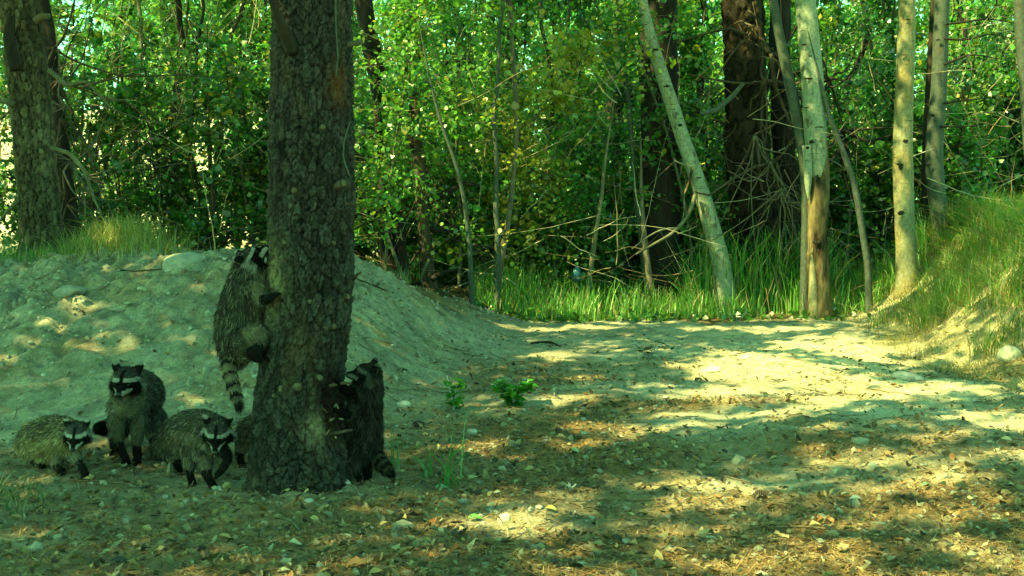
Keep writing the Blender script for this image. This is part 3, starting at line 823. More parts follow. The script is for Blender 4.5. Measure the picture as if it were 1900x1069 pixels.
la = ptree('aspen_tree', 'pale aspen leaning left across the broad black trunk', 'aspen', 12.0,
           [(1188, -20, 19), (1200, 50, 21), (1235, 160, 25), (1268, 260, 27), (1300, 350, 29), (1330, 450, 33), (1345, 530, 37), (1352, 600, 42)], noise=.06, seg=24)
knots(la, 12.0, [(1216, 92, 14, 7), (1238, 160, 16, 8), (1262, 232, 12, 9), (1296, 330, 12, 6), (1345, 585, 18, 14)], rt=.13)
limb_on(la, [(1290, 362), (1278, 400), (1250, 432), (1215, 452), (1180, 472)], [11.9, 11.8, 11.7, 11.6, 11.5], [.022, .020, .018, .014, .008], 'pale_stem')
limb_on(la, [(1262, 424), (1230, 424), (1200, 440), (1172, 463)], [11.75, 11.7, 11.6, 11.5], .013, 'pale_stem')
limb_on(la, [(1285, 310), (1278, 340), (1270, 360)], 11.9, .02, 'peeling_bark')
limb_on(la, [(1300, 212), (1330, 204), (1358, 180), (1380, 155)], 11.7, [.03, .032, .028, .02], 'aspen_dark')
pb = ptree('old_tree', 'thick old trunk with flaking orange brown bark hung with dead vines', 'pine_bark', 12.6,
           [(1378, -30, 70), (1380, 100, 72), (1386, 250, 72), (1398, 400, 80), (1405, 590, 92)], noise=.10, seg=80, nscale=9, step=.025, bark=(12, .22, .035, (.026, .021, .015), (.006, .005, .004)))
dead_limbs(pb, [(1400, 50), (1420, 150), (1400, 250), (1440, 300), (1430, 100)], 34, 12.1, (100, 200), 'brown_bark', .018, 12, .6, 'dead_vine')
dead_limbs(pb, [(1400, 250), (1430, 300), (1450, 350)], 26, 11.95, (40, 170), 'twig_grey', .010, 13, .9, 'dead_vine')
dead_limbs(pb, [(1440, 100), (1460, 200), (1540, 150), (1560, 240)], 34, 12.6, (130, 200), 'dark_bark', .020, 14, .4, 'dead_vine')
v = ptree('dark_stem_tree', 'second dark vine covered stem between the flaking trunk and the white aspen', 'dark_bark', 12.9,
          [(1450, -20, 34), (1446, 150, 36), (1456, 300, 42), (1462, 450, 50), (1466, 560, 54)], noise=.18, seg=20)
a1 = ptree('aspen_tree', 'bright white aspen whose lower trunk is stripped to orange wood', 'aspen', 11.5,
           [(1492, -20, 36), (1500, 60, 38), (1508, 150, 40), (1512, 240, 41), (1515, 275, 40), (1518, 330, 30)], noise=.03, seg=26, base=False)
r0 = at(1518, 545, 11.5); r0[2] = hz(r0[0], r0[1])
limb_on(a1, [(1517, 262), (1519, 330), (1516, 420), (1518, 500), (1520, 560), (1521, 612)], 11.52, [.113, .108, .100, .112, .125, .13], 'stripped_wood', 'bare_wood', .12, .03, 26)
limb_on(a1, [(1497, 270), (1500, 330), (1499, 350), (1500, 372)], 11.44, [.05, .045, .03, .004], 'aspen', 'bark_strip', .1, .03, 10)
limb_on(a1, [(1508, 455), (1507, 500), (1510, 550), (1511, 612)], 11.455, [.004, .035, .055, .075], 'aspen_warm', 'bark_strip', .12, .03, 12)
limb_on(a1, [(1526, 262), (1529, 300), (1528, 330), (1527, 352)], 11.46, [.05, .035, .02, .003], 'aspen_warm', 'bark_strip', .15, .03, 10)
limb_on(a1, [(1512, 262), (1511, 285), (1513, 305)], 11.42, [.035, .025, .003], 'aspen', 'bark_strip', .15, .03, 10)
knots(a1, 11.5, [(1500, 146, 22, 8), (1496, 200, 16, 4), (1519, 236, 26, 7), (1506, 263, 13, 12), (1499, 274, 9, 13), (1493, 83, 14, 5), (1517, 450, 22, 12), (1504, 104, 10, 4)], rt=.105)
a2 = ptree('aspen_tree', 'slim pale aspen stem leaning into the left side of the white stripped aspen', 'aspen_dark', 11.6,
           [(1432, -20, 16), (1440, 40, 17), (1462, 140, 20), (1482, 230, 21), (1494, 300, 20), (1496, 360, 16)], noise=.03)
v = ptree('sapling', 'thin greenish pole leaning on the right of the stripped aspen', 'aspen_dark', 11.4,
          [(1528, 180, 9), (1545, 235, 10), (1568, 290, 11), (1588, 352, 12), (1600, 430, 12), (1612, 500, 13)])
b1 = ptree('aspen_tree', 'straight yellowish aspen with two dark knots standing at the bank', 'aspen_warm', 11.3,
           [(1683, -20, 30), (1682, 60, 31), (1677, 200, 33), (1675, 300, 36), (1678, 400, 36), (1684, 500, 38)], noise=.06, seg=26)
knots(b1, 11.3, [(1680, 262, 14, 14), (1671, 395, 15, 17), (1669, 305, 18, 8), (1684, 36, 12, 4), (1677, 102, 18, 3), (1672, 310, 10, 20)], rt=.098)
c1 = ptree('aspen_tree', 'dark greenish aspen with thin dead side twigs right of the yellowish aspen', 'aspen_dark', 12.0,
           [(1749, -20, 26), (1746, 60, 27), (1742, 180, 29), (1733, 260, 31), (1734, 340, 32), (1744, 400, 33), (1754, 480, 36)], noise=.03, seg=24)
knots(c1, 12.0, [(1730, 214, 12, 8), (1722, 306, 14, 10), (1741, 74, 10, 6)], rt=.10)
for pts in ([(1752, 72), (1790, 75), (1840, 62), (1890, 75)], [(1755, 45), (1800, 40), (1830, 34), (1900, 46)], [(1752, 192), (1790, 186), (1840, 182)], [(1745, 235), (1800, 235), (1830, 230)], [(1830, 36), (1850, 10), (1848, -20)], [(1752, 120), (1800, 100), (1860, 110)]):
    limb_on(c1, pts, 11.9, .013, 'dark_bark', 'dead_twig')
v = ptree('dark_stem_tree', 'dark stem pressed close behind the dark greenish aspen', 'dark_bark', 12.3,
          [(1738, -20, 20), (1732, 100, 20), (1722, 250, 20), (1720, 360, 22), (1728, 480, 24)])
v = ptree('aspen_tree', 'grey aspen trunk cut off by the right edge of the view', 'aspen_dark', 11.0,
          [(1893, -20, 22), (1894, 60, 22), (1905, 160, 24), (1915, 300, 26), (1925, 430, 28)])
for i, (x, w, Y, lab, mt) in enumerate([
        (330, 15, 11.5, 'thin dark straight stem behind the white boulder', 'dark_bark'),
        (250, 9, 10.5, 'crooked whitish thin stem above the grassy mound top', 'pale_stem'),
        (372, 7, 12.5, 'very thin straight dark stem between boulder and big trunk', 'dark_bark'),
        (445, 9, 13.0, 'thin dark stem nearest the left side of the big trunk', 'brown_bark'),
        (1010, 9, 14.0, 'slender brown stem in the middle of the green thicket', 'brown_bark'),
        (1066, 8, 15.0, 'slender grey stem rising directly above the blue bottle', 'pale_stem'),
        (1590, 12, 15.0, 'dark stem in the gap left of the yellowish aspen', 'dark_bark'),
        (1640, 9, 14.5, 'thin pale stem close to the left of the yellowish aspen', 'pale_stem'),
        (1800, 10, 14.5, 'thin dark stem in the thicket near the right edge', 'dark_bark'),
        (1310, 10, 14.5, 'dark thin stem behind the leaning aspen', 'dark_bark'),
        (860, 8, 15.5, 'thin grey stem deep behind the leaning pale sapling', 'pale_stem')]):
    r = np.random.default_rng(i)
    gy = 430+.5*ppm(Y)
    rows = [(x+r.normal()*10, yy, w*(.75+.3*k)) for k, yy in zip(np.linspace(0, 1, 6), np.linspace(-20, min(gy, 520 if Y < 14 else 500), 6))]
    ptree('young_tree', lab, mt, Y, rows, wob=.05, noise=.08, seg=8)

# ------------------------------------------------------------------ blue bottle and pale things glimpsed behind
def blue_bottle():
    Y = 12.4; p = at(1070, 521, Y); k = .75/ppm(Y)
    root = empty('water_bottle', p, 'light blue bottle shape half hidden in the tall grass', 'bottle')
    prof = [(0, 0), (10, 0), (11.5, 3), (11.5, 18), (10, 26), (5, 34), (4, 36)]
    th = np.arange(20)*2*pi/20
    V = np.array([[r*k*math.cos(t), r*k*math.sin(t), h*k] for r, h in prof for t in th]); m_ = len(prof)
    idx = np.arange(m_*20).reshape(m_, 20); a_ = idx[:-1]; b_ = np.roll(a_, -1, 1); c_ = idx[1:]; d_ = np.roll(c_, -1, 1)
    MB().add(V, np.stack([a_, b_, d_, c_], -1).reshape(-1, 4)).build('body', mat_plain('blue_plastic', (.035, .13, .18), .3, .5, 25, .5), root, smooth=True)
    V2 = np.array([[r*k*math.cos(t), r*k*math.sin(t), h*k] for r, h in [(5, 36), (5, 43), (2.5, 45)] for t in th])
    i2 = np.arange(60).reshape(3, 20); a_ = i2[:-1]; b_ = np.roll(a_, -1, 1); c_ = i2[1:]; d_ = np.roll(c_, -1, 1)
    MB().add(V2, [np.stack([a_, b_, d_, c_], -1).reshape(-1, 4), i2[-1][None]]).build('cap', mat_plain('dark_cap', (.02, .05, .06), .4), root, smooth=True)
blue_bottle()
def far_panel(px, py, w, h, Y, label, col):  # pale panel on an added post, standing in for an unidentified patch
    p = at(px, py, Y); k = 1/ppm(Y)
    root = empty('post_panel', (p[0], p[1], hz(p[0], p[1])), label, 'sign')
    zz = p[2]-root.location[2]
    def bx(cx, cy, cz, sx, sy, sz):
        V = np.array([[cx+a*sx/2, cy+b*sy/2, cz+c*sz/2] for a in (-1, 1) for b in (-1, 1) for c in (-1, 1)])
        return V, np.array([[0, 1, 3, 2], [4, 6, 7, 5], [0, 4, 5, 1], [2, 3, 7, 6], [0, 2, 6, 4], [1, 5, 7, 3]])
    MB().add(*bx(0, 0, zz, w*k, .03, h*k)).build('panel', mat_plain('pale_blue_paint', col, .6), root)
    MB().add(*bx(0, .05, zz/2, .06, .06, zz)).build('post', M['brown_bark'], root)
far_panel(671, 243, 26, 34, 24, 'pale blue panel glimpsed between leaves just right of the big trunk', (.35, .62, .72))
far_panel(908, 441, 22, 14, 18, 'small whitish blue panel glimpsed low behind the saplings', (.55, .62, .75))
# ------------------------------------------------------------------ shrubs and leafy trees
def plant_data(rng, h, spread, nstem, nleaf, size, upright=1.0, nbr=12, start=.25, col=(.05, .11, .02), yellow=.02,
               shape=QUAD, jitter=.05, r0=.012, droop=.0, single=False, blen=.45, colvar=.3):
    m = 8; t = np.linspace(0, 1, m)
    az = rng.uniform(0, 2*pi, nstem); lean = rng.uniform(.1, 1, nstem)*spread
    if single: lean = lean*.25
    dirx = np.stack([np.cos(az), np.sin(az)], 1)
    hh = h*rng.uniform(.6, 1.0, nstem); hh[0] = h
    XY = dirx[:, None]*(t[None, :, None]**(1.2))*lean[:, None, None]+rng.normal(size=(nstem, m, 2)).cumsum(1)*.015*h*.3
    Z = hh[:, None]*t[None]
    S = np.concatenate([XY, Z[..., None]], -1)
    S[:, 0, :2] *= .3
    R = r0*h**.5*(1-.8*t)[None]*rng.uniform(.7, 1.2, (nstem, 1))
    nb = nstem*nbr
    si = np.repeat(np.arange(nstem), nbr); tb = rng.uniform(start, 1, nb)
    f = tb*(m-1); i0 = np.minimum(f.astype(int), m-2); fr = (f-i0)[:, None]
    B0 = S[si, i0]*(1-fr)+S[si, i0+1]*fr
    ba = rng.uniform(0, 2*pi, nb); up = rng.uniform(-.1, .9, nb)*upright-droop
    D = norm(np.stack([np.cos(ba), np.sin(ba), up], 1))
    L = blen*spread*(1.15-tb*.75)*rng.uniform(.5, 1.2, nb)
    tt = np.linspace(0, 1, 5)
    Bc = B0[:, None]+D[:, None]*tt[None, :, None]*L[:, None, None]
    Bc[..., 2] -= (.12+droop*.3)*L[:, None]*tt[None]**2
    Bc += rng.normal(size=Bc.shape).cumsum(1)*.02*L[:, None, None]
    Rb = (R[si, i0]*.45)[:, None]*(1-.75*tt)[None]+.0008
    bi = rng.integers(0, nb, nleaf); tl = rng.uniform(.2, 1.05, nleaf)
    f = np.clip(tl, 0, 1)*4; j0 = np.minimum(f.astype(int), 3); fr = (f-j0)[:, None]
    P = Bc[bi, j0]*(1-fr)+Bc[bi, j0+1]*fr+rng.normal(size=(nleaf, 3))*jitter
    clump = rng.uniform(.5, 1.55, nb)[bi]; warm_ = rng.normal(size=nb)[bi]*.22
    V, Fq, C = leaves(rng, P, size, col, colvar, shape, yellow=yellow)
    C = C*np.repeat(clump, len(shape))[:, None]; C[:, 0] *= 1+1.4*np.repeat(np.clip(warm_, -.4, 1), len(shape)); C[:, 2] *= 1-np.repeat(warm_, len(shape))
    C = np.clip(C, .004, .6)
    return S, R, Bc, Rb, (V, Fq, C)
def make_plant(name, label, cat, loc, rng, mat_stem='brown_bark', stemcol=(.17, .14, .09), group=None, **kw):
    root = empty(name, loc, label, cat, group)
    S, R, Bc, Rb, (V, Fq, C) = plant_data(rng, **kw)
    for k in range(min(len(S), 5)):
        v_, q_ = tubes(S[k:k+1], R[k:k+1], 6)
        MB().add(v_, q_, stemcol).build('stem' if len(S) > 1 else 'trunk', M[mat_stem], root, smooth=True)
    if len(S) > 5:
        v_, q_ = tubes(S[5:], R[5:], 4); o = MB().add(v_, q_, stemcol).build('thin_stems', M[mat_stem], root); o['kind'] = 'stuff'
    v_, q_ = tubes(Bc, Rb, 3)
    o = MB().add(v_, q_, stemcol).build('twigs', M['twig'], root); o['kind'] = 'stuff'
    o = MB().add(V, Fq, C).build('foliage', M['leaf'], root); o['kind'] = 'stuff'
    return root
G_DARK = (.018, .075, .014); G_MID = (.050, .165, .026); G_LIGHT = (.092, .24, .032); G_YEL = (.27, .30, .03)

protos = {}
def proto(kind, k):
    key = (kind, k)
    rng = np.random.default_rng(hash(kind) % 1000 if False else (sum(map(ord, kind))*7+k*131))
    if kind == 'edge': kw = dict(h=1.9, spread=.85, nstem=9, nleaf=3900, size=.050, nbr=14, start=.12, col=G_MID, yellow=.03, jitter=.05, shape=HEX)
    if kind == 'dark': kw = dict(h=2.3, spread=.9, nstem=9, nleaf=5600, size=.046, nbr=14, start=.08, col=G_DARK, yellow=.02, jitter=.05)
    if kind == 'left': kw = dict(h=2.9, spread=.95, nstem=8, nleaf=3300, size=.054, nbr=15, start=.1, col=(.038, .12, .018), yellow=.06, jitter=.06, shape=HEX)
    if kind == 'sap': kw = dict(h=5.5, spread=1.5, nstem=3, nleaf=6000, size=.062, nbr=26, start=.15, col=G_MID, yellow=.04, jitter=.07, single=True, shape=HEX, r0=.016)
    if kind == 'young': kw = dict(h=8.5, spread=2.2, nstem=2, nleaf=8000, size=.095, nbr=44, start=.08, col=G_LIGHT, yellow=.08, jitter=.10, single=True, r0=.022)
    if kind == 'bright': kw = dict(h=13.0, spread=3.6, nstem=2, nleaf=9000, size=.13, nbr=60, start=.05, col=G_LIGHT, yellow=.08, jitter=.2, single=True, r0=.03)
    return kw, rng
def place(kind, k, name, label, cat, x, y, rz, sc, group=None):
    key = (kind, k)
    loc = (x, y, hz(x, y)-.03)
    if key not in protos:
        kw, rng = proto(kind, k)
        protos[key] = make_plant(name, label, cat, loc, rng, mat_stem='dark_bark' if kind in ('dark', 'bright') else 'brown_bark', group=group, **kw)
        o = protos[key]
    else:
        o = copy_tree(protos[key]); o['label'] = label; o.name = name
        if group: o['group'] = group
    o.location = loc; o.rotation_euler = (0, 0, rz); o.scale = (sc, sc, sc*RP.uniform(.9, 1.1))
    return o
RP = np.random.default_rng(404)
def X(px, Y): return (px-950)/F*Y
ORD = ['first', 'second', 'third', 'fourth', 'fifth', 'sixth', 'seventh', 'eighth', 'ninth', 'tenth', 'eleventh', 'twelfth', 'thirteenth', 'fourteenth', 'fifteenth', 'sixteenth', 'seventeenth', 'eighteenth', 'nineteenth', 'twentieth']
def row(kind, nk, name, cat, pxs, Yr, sc, fmt, group, yfun=None):
    for i, px in enumerate(sorted(pxs)):
        Y = RP.uniform(*Yr)
        place(kind, i % nk, name, fmt % ORD[i], cat, X(px, Y), Y, RP.uniform(0, 6.28), RP.uniform(*sc), group)
row('left', 3, 'shrub', 'shrub', [-60, 50, 150, 235, 310, 390, 470, 560], (10.0, 11.6), (.8, 1.05), '%s from the left of the leafy shrubs growing behind the soil mound', 'shrubs behind the mound')
row('edge', 3, 'bush', 'bush', [650, 720, 800, 890, 985, 1050, 1120], (12.6, 13.8), (.7, .95), '%s from the left of the low green bushes between mound and black trunk', 'low bushes at the end of the track')
row('edge', 3, 'tall_bush', 'bush', [640, 730, 820, 900, 980, 1070, 1150, 1300, 1480, 1600, 1760, 1870], (13.0, 14.2), (1.15, 1.5), '%s from the left of the taller bright bushes behind the low ones', 'taller bright bushes behind the low ones')
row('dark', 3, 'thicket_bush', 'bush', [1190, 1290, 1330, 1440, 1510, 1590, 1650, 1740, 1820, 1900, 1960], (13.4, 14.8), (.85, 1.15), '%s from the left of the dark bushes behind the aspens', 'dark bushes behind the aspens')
row('sap', 4, 'leafy_sapling', 'tree', [-30, 110, 230, 345, 440, 640, 760, 850, 960, 1060, 1150, 1280, 1400, 1540, 1640, 1790, 1900], (14.2, 17.5), (.85, 1.1), '%s from the left in the front row of leafy saplings', 'front row of leafy saplings')
row('young', 3, 'broadleaf_tree', 'tree', [330, 480, 640, 780, 920, 1040, 1150, 1270, 1390, 1500, 1620, 1740, 1860, 1980], (19, 25), (.8, 1.1), '%s from the left in the middle row of broadleaf trees', 'middle row of broadleaf trees')
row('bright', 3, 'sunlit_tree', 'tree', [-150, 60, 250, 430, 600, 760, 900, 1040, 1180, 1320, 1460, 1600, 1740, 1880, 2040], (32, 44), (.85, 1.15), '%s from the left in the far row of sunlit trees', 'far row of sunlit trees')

# yellowing aspen crown low in the middle of the picture
def leafy_branch(name, label, pxs, Ys, n, size, col, yellow, spread=.28, seed=1, r=.02, cat='tree', mat='pale_stem', sub=22):
    rng = np.random.default_rng(seed)
    P = np.array([at(a, b, y) for (a, b), y in zip(pxs, Ys)])
    foot = P[0]; root = empty(name, (foot[0], foot[1], hz(foot[0], foot[1])), label, cat)
    loc = np.array(root.location)
    trunk_mesh(P-loc, list(np.linspace(r, r*.25, len(P))), 7, .06, .08).build('limb' if pxs[0][1] < 500 else 'trunk', M[mat], root, smooth=True)
    d = np.concatenate([[0], np.cumsum(np.linalg.norm(np.diff(P, axis=0), axis=1))])
    tb = rng.uniform(.2, 1, sub)*d[-1]
    B0 = np.stack([np.interp(tb, d, P[:, k]) for k in range(3)], 1)-loc
    D = rand_unit(rng, sub)*np.array([1, .8, .6]); L = rng.uniform(.5, 1.3, sub)*spread*1.6
    tt = np.linspace(0, 1, 4)
    Bc = B0[:, None]+D[:, None]*tt[None, :, None]*L[:, None, None]
    v_, q_ = tubes(Bc, np.repeat((.004*(1-.7*tt))[None], sub, 0), 3)
    MB().add(v_, q_, (.15, .12, .07)).build('twigs', M['twig'], root)['kind'] = 'stuff'
    bi = rng.integers(0, sub, n); tl = rng.uniform(.1, 1.1, n)
    Pl = B0[bi]+D[bi]*(tl*L[bi])[:, None]+rng.normal(size=(n, 3))*.06
    V, Fq, C = leaves(rng, Pl, size, col, .3, HEX, yellow=yellow)
    MB().add(V, Fq, C).build('foliage', M['leaf'], root)['kind'] = 'stuff'
    return root
leafy_branch('aspen_sapling', 'arching sapling with yellowing round leaves in the middle of the thicket',
             [(905, 590), (930, 420), (960, 280), (1010, 190), (1075, 120), (1140, 60)], [12.6, 12.5, 12.3, 12.2, 12.1, 12.0], 2600, .056, G_YEL, .32, .55, 5, .016, sub=70)
leafy_branch('aspen_sapling', 'slender sapling with drooping green leaves beside the yellowing one',
             [(1020, 585), (1035, 420), (1050, 260), (1085, 180), (1120, 150)], [12.9, 12.8, 12.7, 12.6, 12.5], 2200, .052, G_LIGHT, .14, .55, 6, .014, sub=60)
leafy_branch('aspen_sapling', 'leafy sapling filling the space right of the big trunk',
             [(715, 520), (720, 380), (735, 250), (760, 130), (800, 20), (850, -60)], [11.6, 11.6, 11.6, 11.7, 11.8, 11.9], 3600, .050, G_LIGHT, .06, .60, 7, .018, sub=80)
leafy_branch('aspen_sapling', 'leafy sapling hiding the foot of the sunny thicket beside the forked stems',
             [(850, 570), (856, 430), (845, 300), (850, 180), (880, 60), (900, -40)], [12.4]*6, 2800, .048, G_LIGHT, .06, .60, 8, .022, sub=46)
leafy_branch('aspen_sapling', 'sapling with round green leaves hanging before the broad black trunk',
             [(1290, 590), (1280, 420), (1240, 250), (1190, 120), (1150, 20), (1120, -60)], [12.7, 12.7, 12.6, 12.4, 12.2, 12.0], 1700, .056, G_MID, .05, .46, 9, .022, sub=46)
leafy_branch('aspen_sapling', 'small sapling with dark leaves above the leaning pole',
             [(1570, 520), (1580, 350), (1590, 200), (1600, 80), (1610, -30)], [13.0]*5, 1300, .050, G_DARK, .02, .46, 10, .02, sub=40)
leafy_branch('aspen_sapling', 'sapling spreading light leaves at the top right corner',
             [(1830, 470), (1825, 320), (1810, 200), (1800, 100), (1790, -20)], [13.2]*5, 1600, .050, G_LIGHT, .04, .60, 11, .02, sub=44)

# far wood that reads as one mass
def far_wood():
    rng = np.random.default_rng(9)
    n = 42000
    x = rng.uniform(-45, 45, n); y = 52+rng.uniform(0, 10, n); z = rng.uniform(0, 1, n)
    top = 15+4*fbm(x*.25, y*.1, octaves=3, seed=6)
    P = np.stack([x, y, z*top], 1)
    P[:, 2] += H(P[:, 0], P[:, 1], False)
    bright = np.clip(1+.5*fbm(x*.4, z*6, octaves=3, seed=16), .5, 1.6)
    V, Fq, C = leaves(rng, P, .42, (.08, .21, .025), .25, QUAD, yellow=.06)
    C = np.clip(C*np.repeat(bright, 4)[:, None], .01, .5)
    o = MB().add(V, Fq, C).build('distant_forest', M['leaf'])
    tag(o, 'sunlit far wood showing as light green behind every gap', 'forest', kind='stuff')
far_wood()

def brushwood():
    rng = np.random.default_rng(19)
    n = 2000; m = 9
    px = rng.uniform(-40, 1940, n); y = rng.uniform(11.6, 16.5, n)
    y = np.where(px < 560, rng.uniform(9.8, 13, n), y)
    x = X(px, y); z0 = H(x, y)+rng.uniform(-.1, 2.6, n)**1
    a = rng.uniform(0, 2*pi, n); el = rng.normal(size=n)*.7+.35
    D = np.stack([np.cos(a)*np.cos(el), .5*np.sin(a)*np.cos(el), np.sin(el)], 1)
    L = rng.uniform(.3, 1.5, n)
    st = D[:, None]*(L/m)[:, None, None]+rng.normal(size=(n, m, 3)).cumsum(1)*(L*.012)[:, None, None]
    P = np.stack([x, y, z0], 1)[:, None]+st.cumsum(1)
    R = rng.uniform(.0018, .006, n)[:, None]*np.linspace(1, .3, m)[None]
    V, q = tubes(P, R, 4)
    C = np.array([[.26, .22, .14], [.12, .10, .06], [.36, .32, .22], [.22, .15, .08]])[rng.integers(0, 4, n)]
    o = MB().add(V, q, np.repeat(C, m*4, 0)).build('brushwood', M['twig'])
    tag(o, 'tangle of thin dry branches through the thicket', 'branches', kind='stuff')
brushwood()

# ------------------------------------------------------------------ grass
def blades(rng, P, L, W, col, lean=.5, colvar=.25, straw=.15, m=5, bias=(0, 0)):
    n = len(P); t = np.linspace(0, 1, m)
    a = rng.uniform(0, 2*pi, n); d = np.stack([np.cos(a)+bias[0], np.sin(a)+bias[1], 0*a], 1)
    k = rng.uniform(.1, 1, n)*lean
    C_ = P[:, None]+d[:, None]*(t[None, :, None]**2)*(k*L)[:, None, None]
    C_[..., 2] += L[:, None]*(t[None]*(1-.35*k[:, None]*t[None]**1.5))
    S = norm(np.cross(d, np.array([0, 0, 1.0]))+rng.normal(size=(n, 3))*.3)
    Wd = W[:, None]*(1-.85*t[None]**1.5)
    V, q = strips(C_, Wd, S)
    C = np.asarray(col)*(1+colvar*rng.normal(size=(n, 1)))
    s = rng.random(n) < straw
    C[s] = np.array([.34, .28, .12])*(1+.2*rng.normal(size=(s.sum(), 1)))
    return V, q, np.repeat(np.clip(C, .01, .6), 2*m, 0)
def grass(name, label, n, xy, Lr, Wr, col, seed, **kw):
    rng = np.random.default_rng(seed)
    p = xy(rng, n); P = np.stack([p[:, 0], p[:, 1], H(p[:, 0], p[:, 1])-.01], 1); n = len(P)
    cl = np.clip(.75+.5*fbm(P[:, 0]*2.3, P[:, 1]*2.3, octaves=2, seed=seed), .3, 1.4)
    V, q, C = blades(rng, P, rng.uniform(*Lr, n)*cl, rng.uniform(*Wr, n), col, **kw)
    o = MB().add(V, q, C).build(name, M['grass'])
    tag(o, label, 'grass', kind='stuff')
def band(px0, px1, y0, y1, keep=None):
    def f(rng, n):
        y = rng.uniform(y0, y1, n*9); x = X(rng.uniform(px0, px1, n*9), y)
        c = vnoise(x*1.8, y*1.8, seed=5) > rng.uniform(-1, .5, n*9)
        if keep is not None: c = c & keep(x, y, rng)
        return np.stack([x, y], 1)[c][:n]
    return f
grass('edge_grass', 'tall bright grass where the track ends', 11000, band(880, 1720, 11.5, 13.2), (.2, .60), (.006, .013), (.13, .34, .05), 21, lean=.6)
grass('wood_grass', 'deep grass among the trunks behind the track', 9000, band(700, 2000, 13.0, 16.5), (.25, .65), (.007, .014), (.05, .15, .035), 22, lean=.6)
def trunk_gap(rng, n):
    y = rng.uniform(12.0, 12.6, n); x = X(rng.uniform(1270, 1560, n), y); return np.stack([x, y], 1)
grass('trunk_grass', 'tall lush grass blades between the leaning aspen and the stripped aspen', 1500, trunk_gap, (.45, 1.05), (.010, .019), (.07, .25, .035), 23, lean=.7)
def bank_keep(x, y, rng):
    b = bank_t(x, y); return (b > .24+.34*fbm(x*1.8, y*1.8, octaves=2, seed=9)) & (rng.random(len(x)) < np.clip(b*1.1, .15, 1))
grass('bank_grass', 'long grass hanging over the right hand bank', 17000, band(1500, 2000, 7.0, 12.5, bank_keep), (.10, .46), (.004, .011), (.085, .23, .03), 24, lean=1.1, straw=.38, bias=(-.5, -.3))
def bank_foot(x, y, rng):
    b = bank_t(x, y); return (b > -.08) & (b < .75)
grass('dry_grass', 'straw coloured dry grass lying on the slope of the right hand bank', 9000, band(1560, 2000, 6.0, 11.5, bank_foot), (.05, .18), (.002, .004), (.30, .24, .11), 25, lean=1.6, straw=.6, bias=(-.6, -.4))
def mound_top(rng, n):
    px = 225+rng.normal(size=n)*48; y = rng.normal(size=n)*.22+8.25; return np.stack([X(px, y), y], 1)
grass('mound_grass', 'yellow green grass tuft crowning the left part of the mound', 3600, mound_top, (.07, .26), (.003, .006), (.20, .25, .045), 26, lean=1.1, straw=.48)
def mound_left(rng, n):
    px = rng.uniform(-120, 190, n); y = rng.uniform(7.9, 9.3, n); return np.stack([X(px, y), y], 1)
grass('mound_grass', 'greener grass around the foot of the far left pine', 3800, mound_left, (.08, .26), (.003, .005), (.06, .17, .03), 27, lean=.9, straw=.15)
def crest(rng, n):
    px = rng.uniform(360, 760, n); y = rng.uniform(9.6, 11.0, n); return np.stack([X(px, y), y], 1)
grass('crest_grass', 'scattered grass in the shade just behind the mound crest', 1500, crest, (.08, .30), (.004, .007), (.06, .13, .03), 28, lean=.7)
def weeds():
    rng = np.random.default_rng(52)
    n = 2600; y = 11.15+rng.random(n)**.7*1.0; x = X(rng.uniform(880, 1640, n), y)
    k = vnoise(x*2.2, y*2.2, seed=7) > rng.uniform(-.9, .9, n); x, y = x[k], y[k]; n = len(x)
    P = np.stack([x, y, H(x, y)+rng.uniform(.01, .12, n)*rng.random(n)], 1)
    V, Fq, C = leaves(rng, P, .055, (.05, .16, .025), .35, HEX, yellow=.05)
    tag(MB().add(V, Fq, C).build('ground_weeds', M['leaf']), 'low broad leaved weeds creeping onto the end of the track', 'weeds', kind='stuff')
weeds()
def lower_left(rng, n):
    px = rng.uniform(-30, 70, n); y = rng.uniform(3.5, 3.9, n); return np.stack([X(px, y), y], 1)
grass('corner_grass', 'dark grass blades in the lower left corner', 90, lower_left, (.05, .16), (.003, .005), (.04, .10, .03), 29, lean=1.2)
def sprigs(px, Y, n, L, label, seed, spread=.03, W=(.005, .009), lean=.6, col=(.06, .19, .05)):
    rng = np.random.default_rng(seed); p = on_ground(px, Y)
    root = empty('grass_tuft', p, label, 'grass')
    for i in range(n):
        q0 = np.array([[rng.normal()*spread, rng.normal()*spread, 0]])
        V, q, C = blades(rng, q0, np.array([L*rng.uniform(.55, 1)]), np.array([rng.uniform(*W)]), col, lean=lean, straw=0, m=7)
        MB().add(V, q, C).build('blade', M['grass'], root, smooth=True)
sprigs(735, 4.32, 8, .21, 'upright dark grass tuft just right of the raccoon leaning on the trunk', 1, .015, lean=.35)
sprigs(838, 4.10, 12, .36, 'tall thin bent grass stems on the track in the left middle', 2, .03, (.006, .011), .9)
sprigs(790, 4.25, 5, .20, 'arching broad grass blades beside the tall thin stems', 3, .03, (.009, .015), 1.5)
sprigs(816, 4.7, 3, .32, 'sparse tall dry stalks behind the bent grass blades', 4, .02, (.002, .003), .3, (.16, .14, .07))
sprigs(1225, 6.0, 3, .20, 'lone thin dry stalks in the shaded middle of the track', 5, .02, (.002, .003), .3, (.3, .26, .14))
sprigs(960, 5.2, 3, .12, 'tiny thin grass stalk left of the middle of the track', 6, .02, (.002, .003), .4, (.12, .16, .08))
sprigs(1135, 11.3, 5, .3, 'pale dry grass stalks at the end of the track', 7, .05, (.004, .006), .5, (.4, .36, .2))

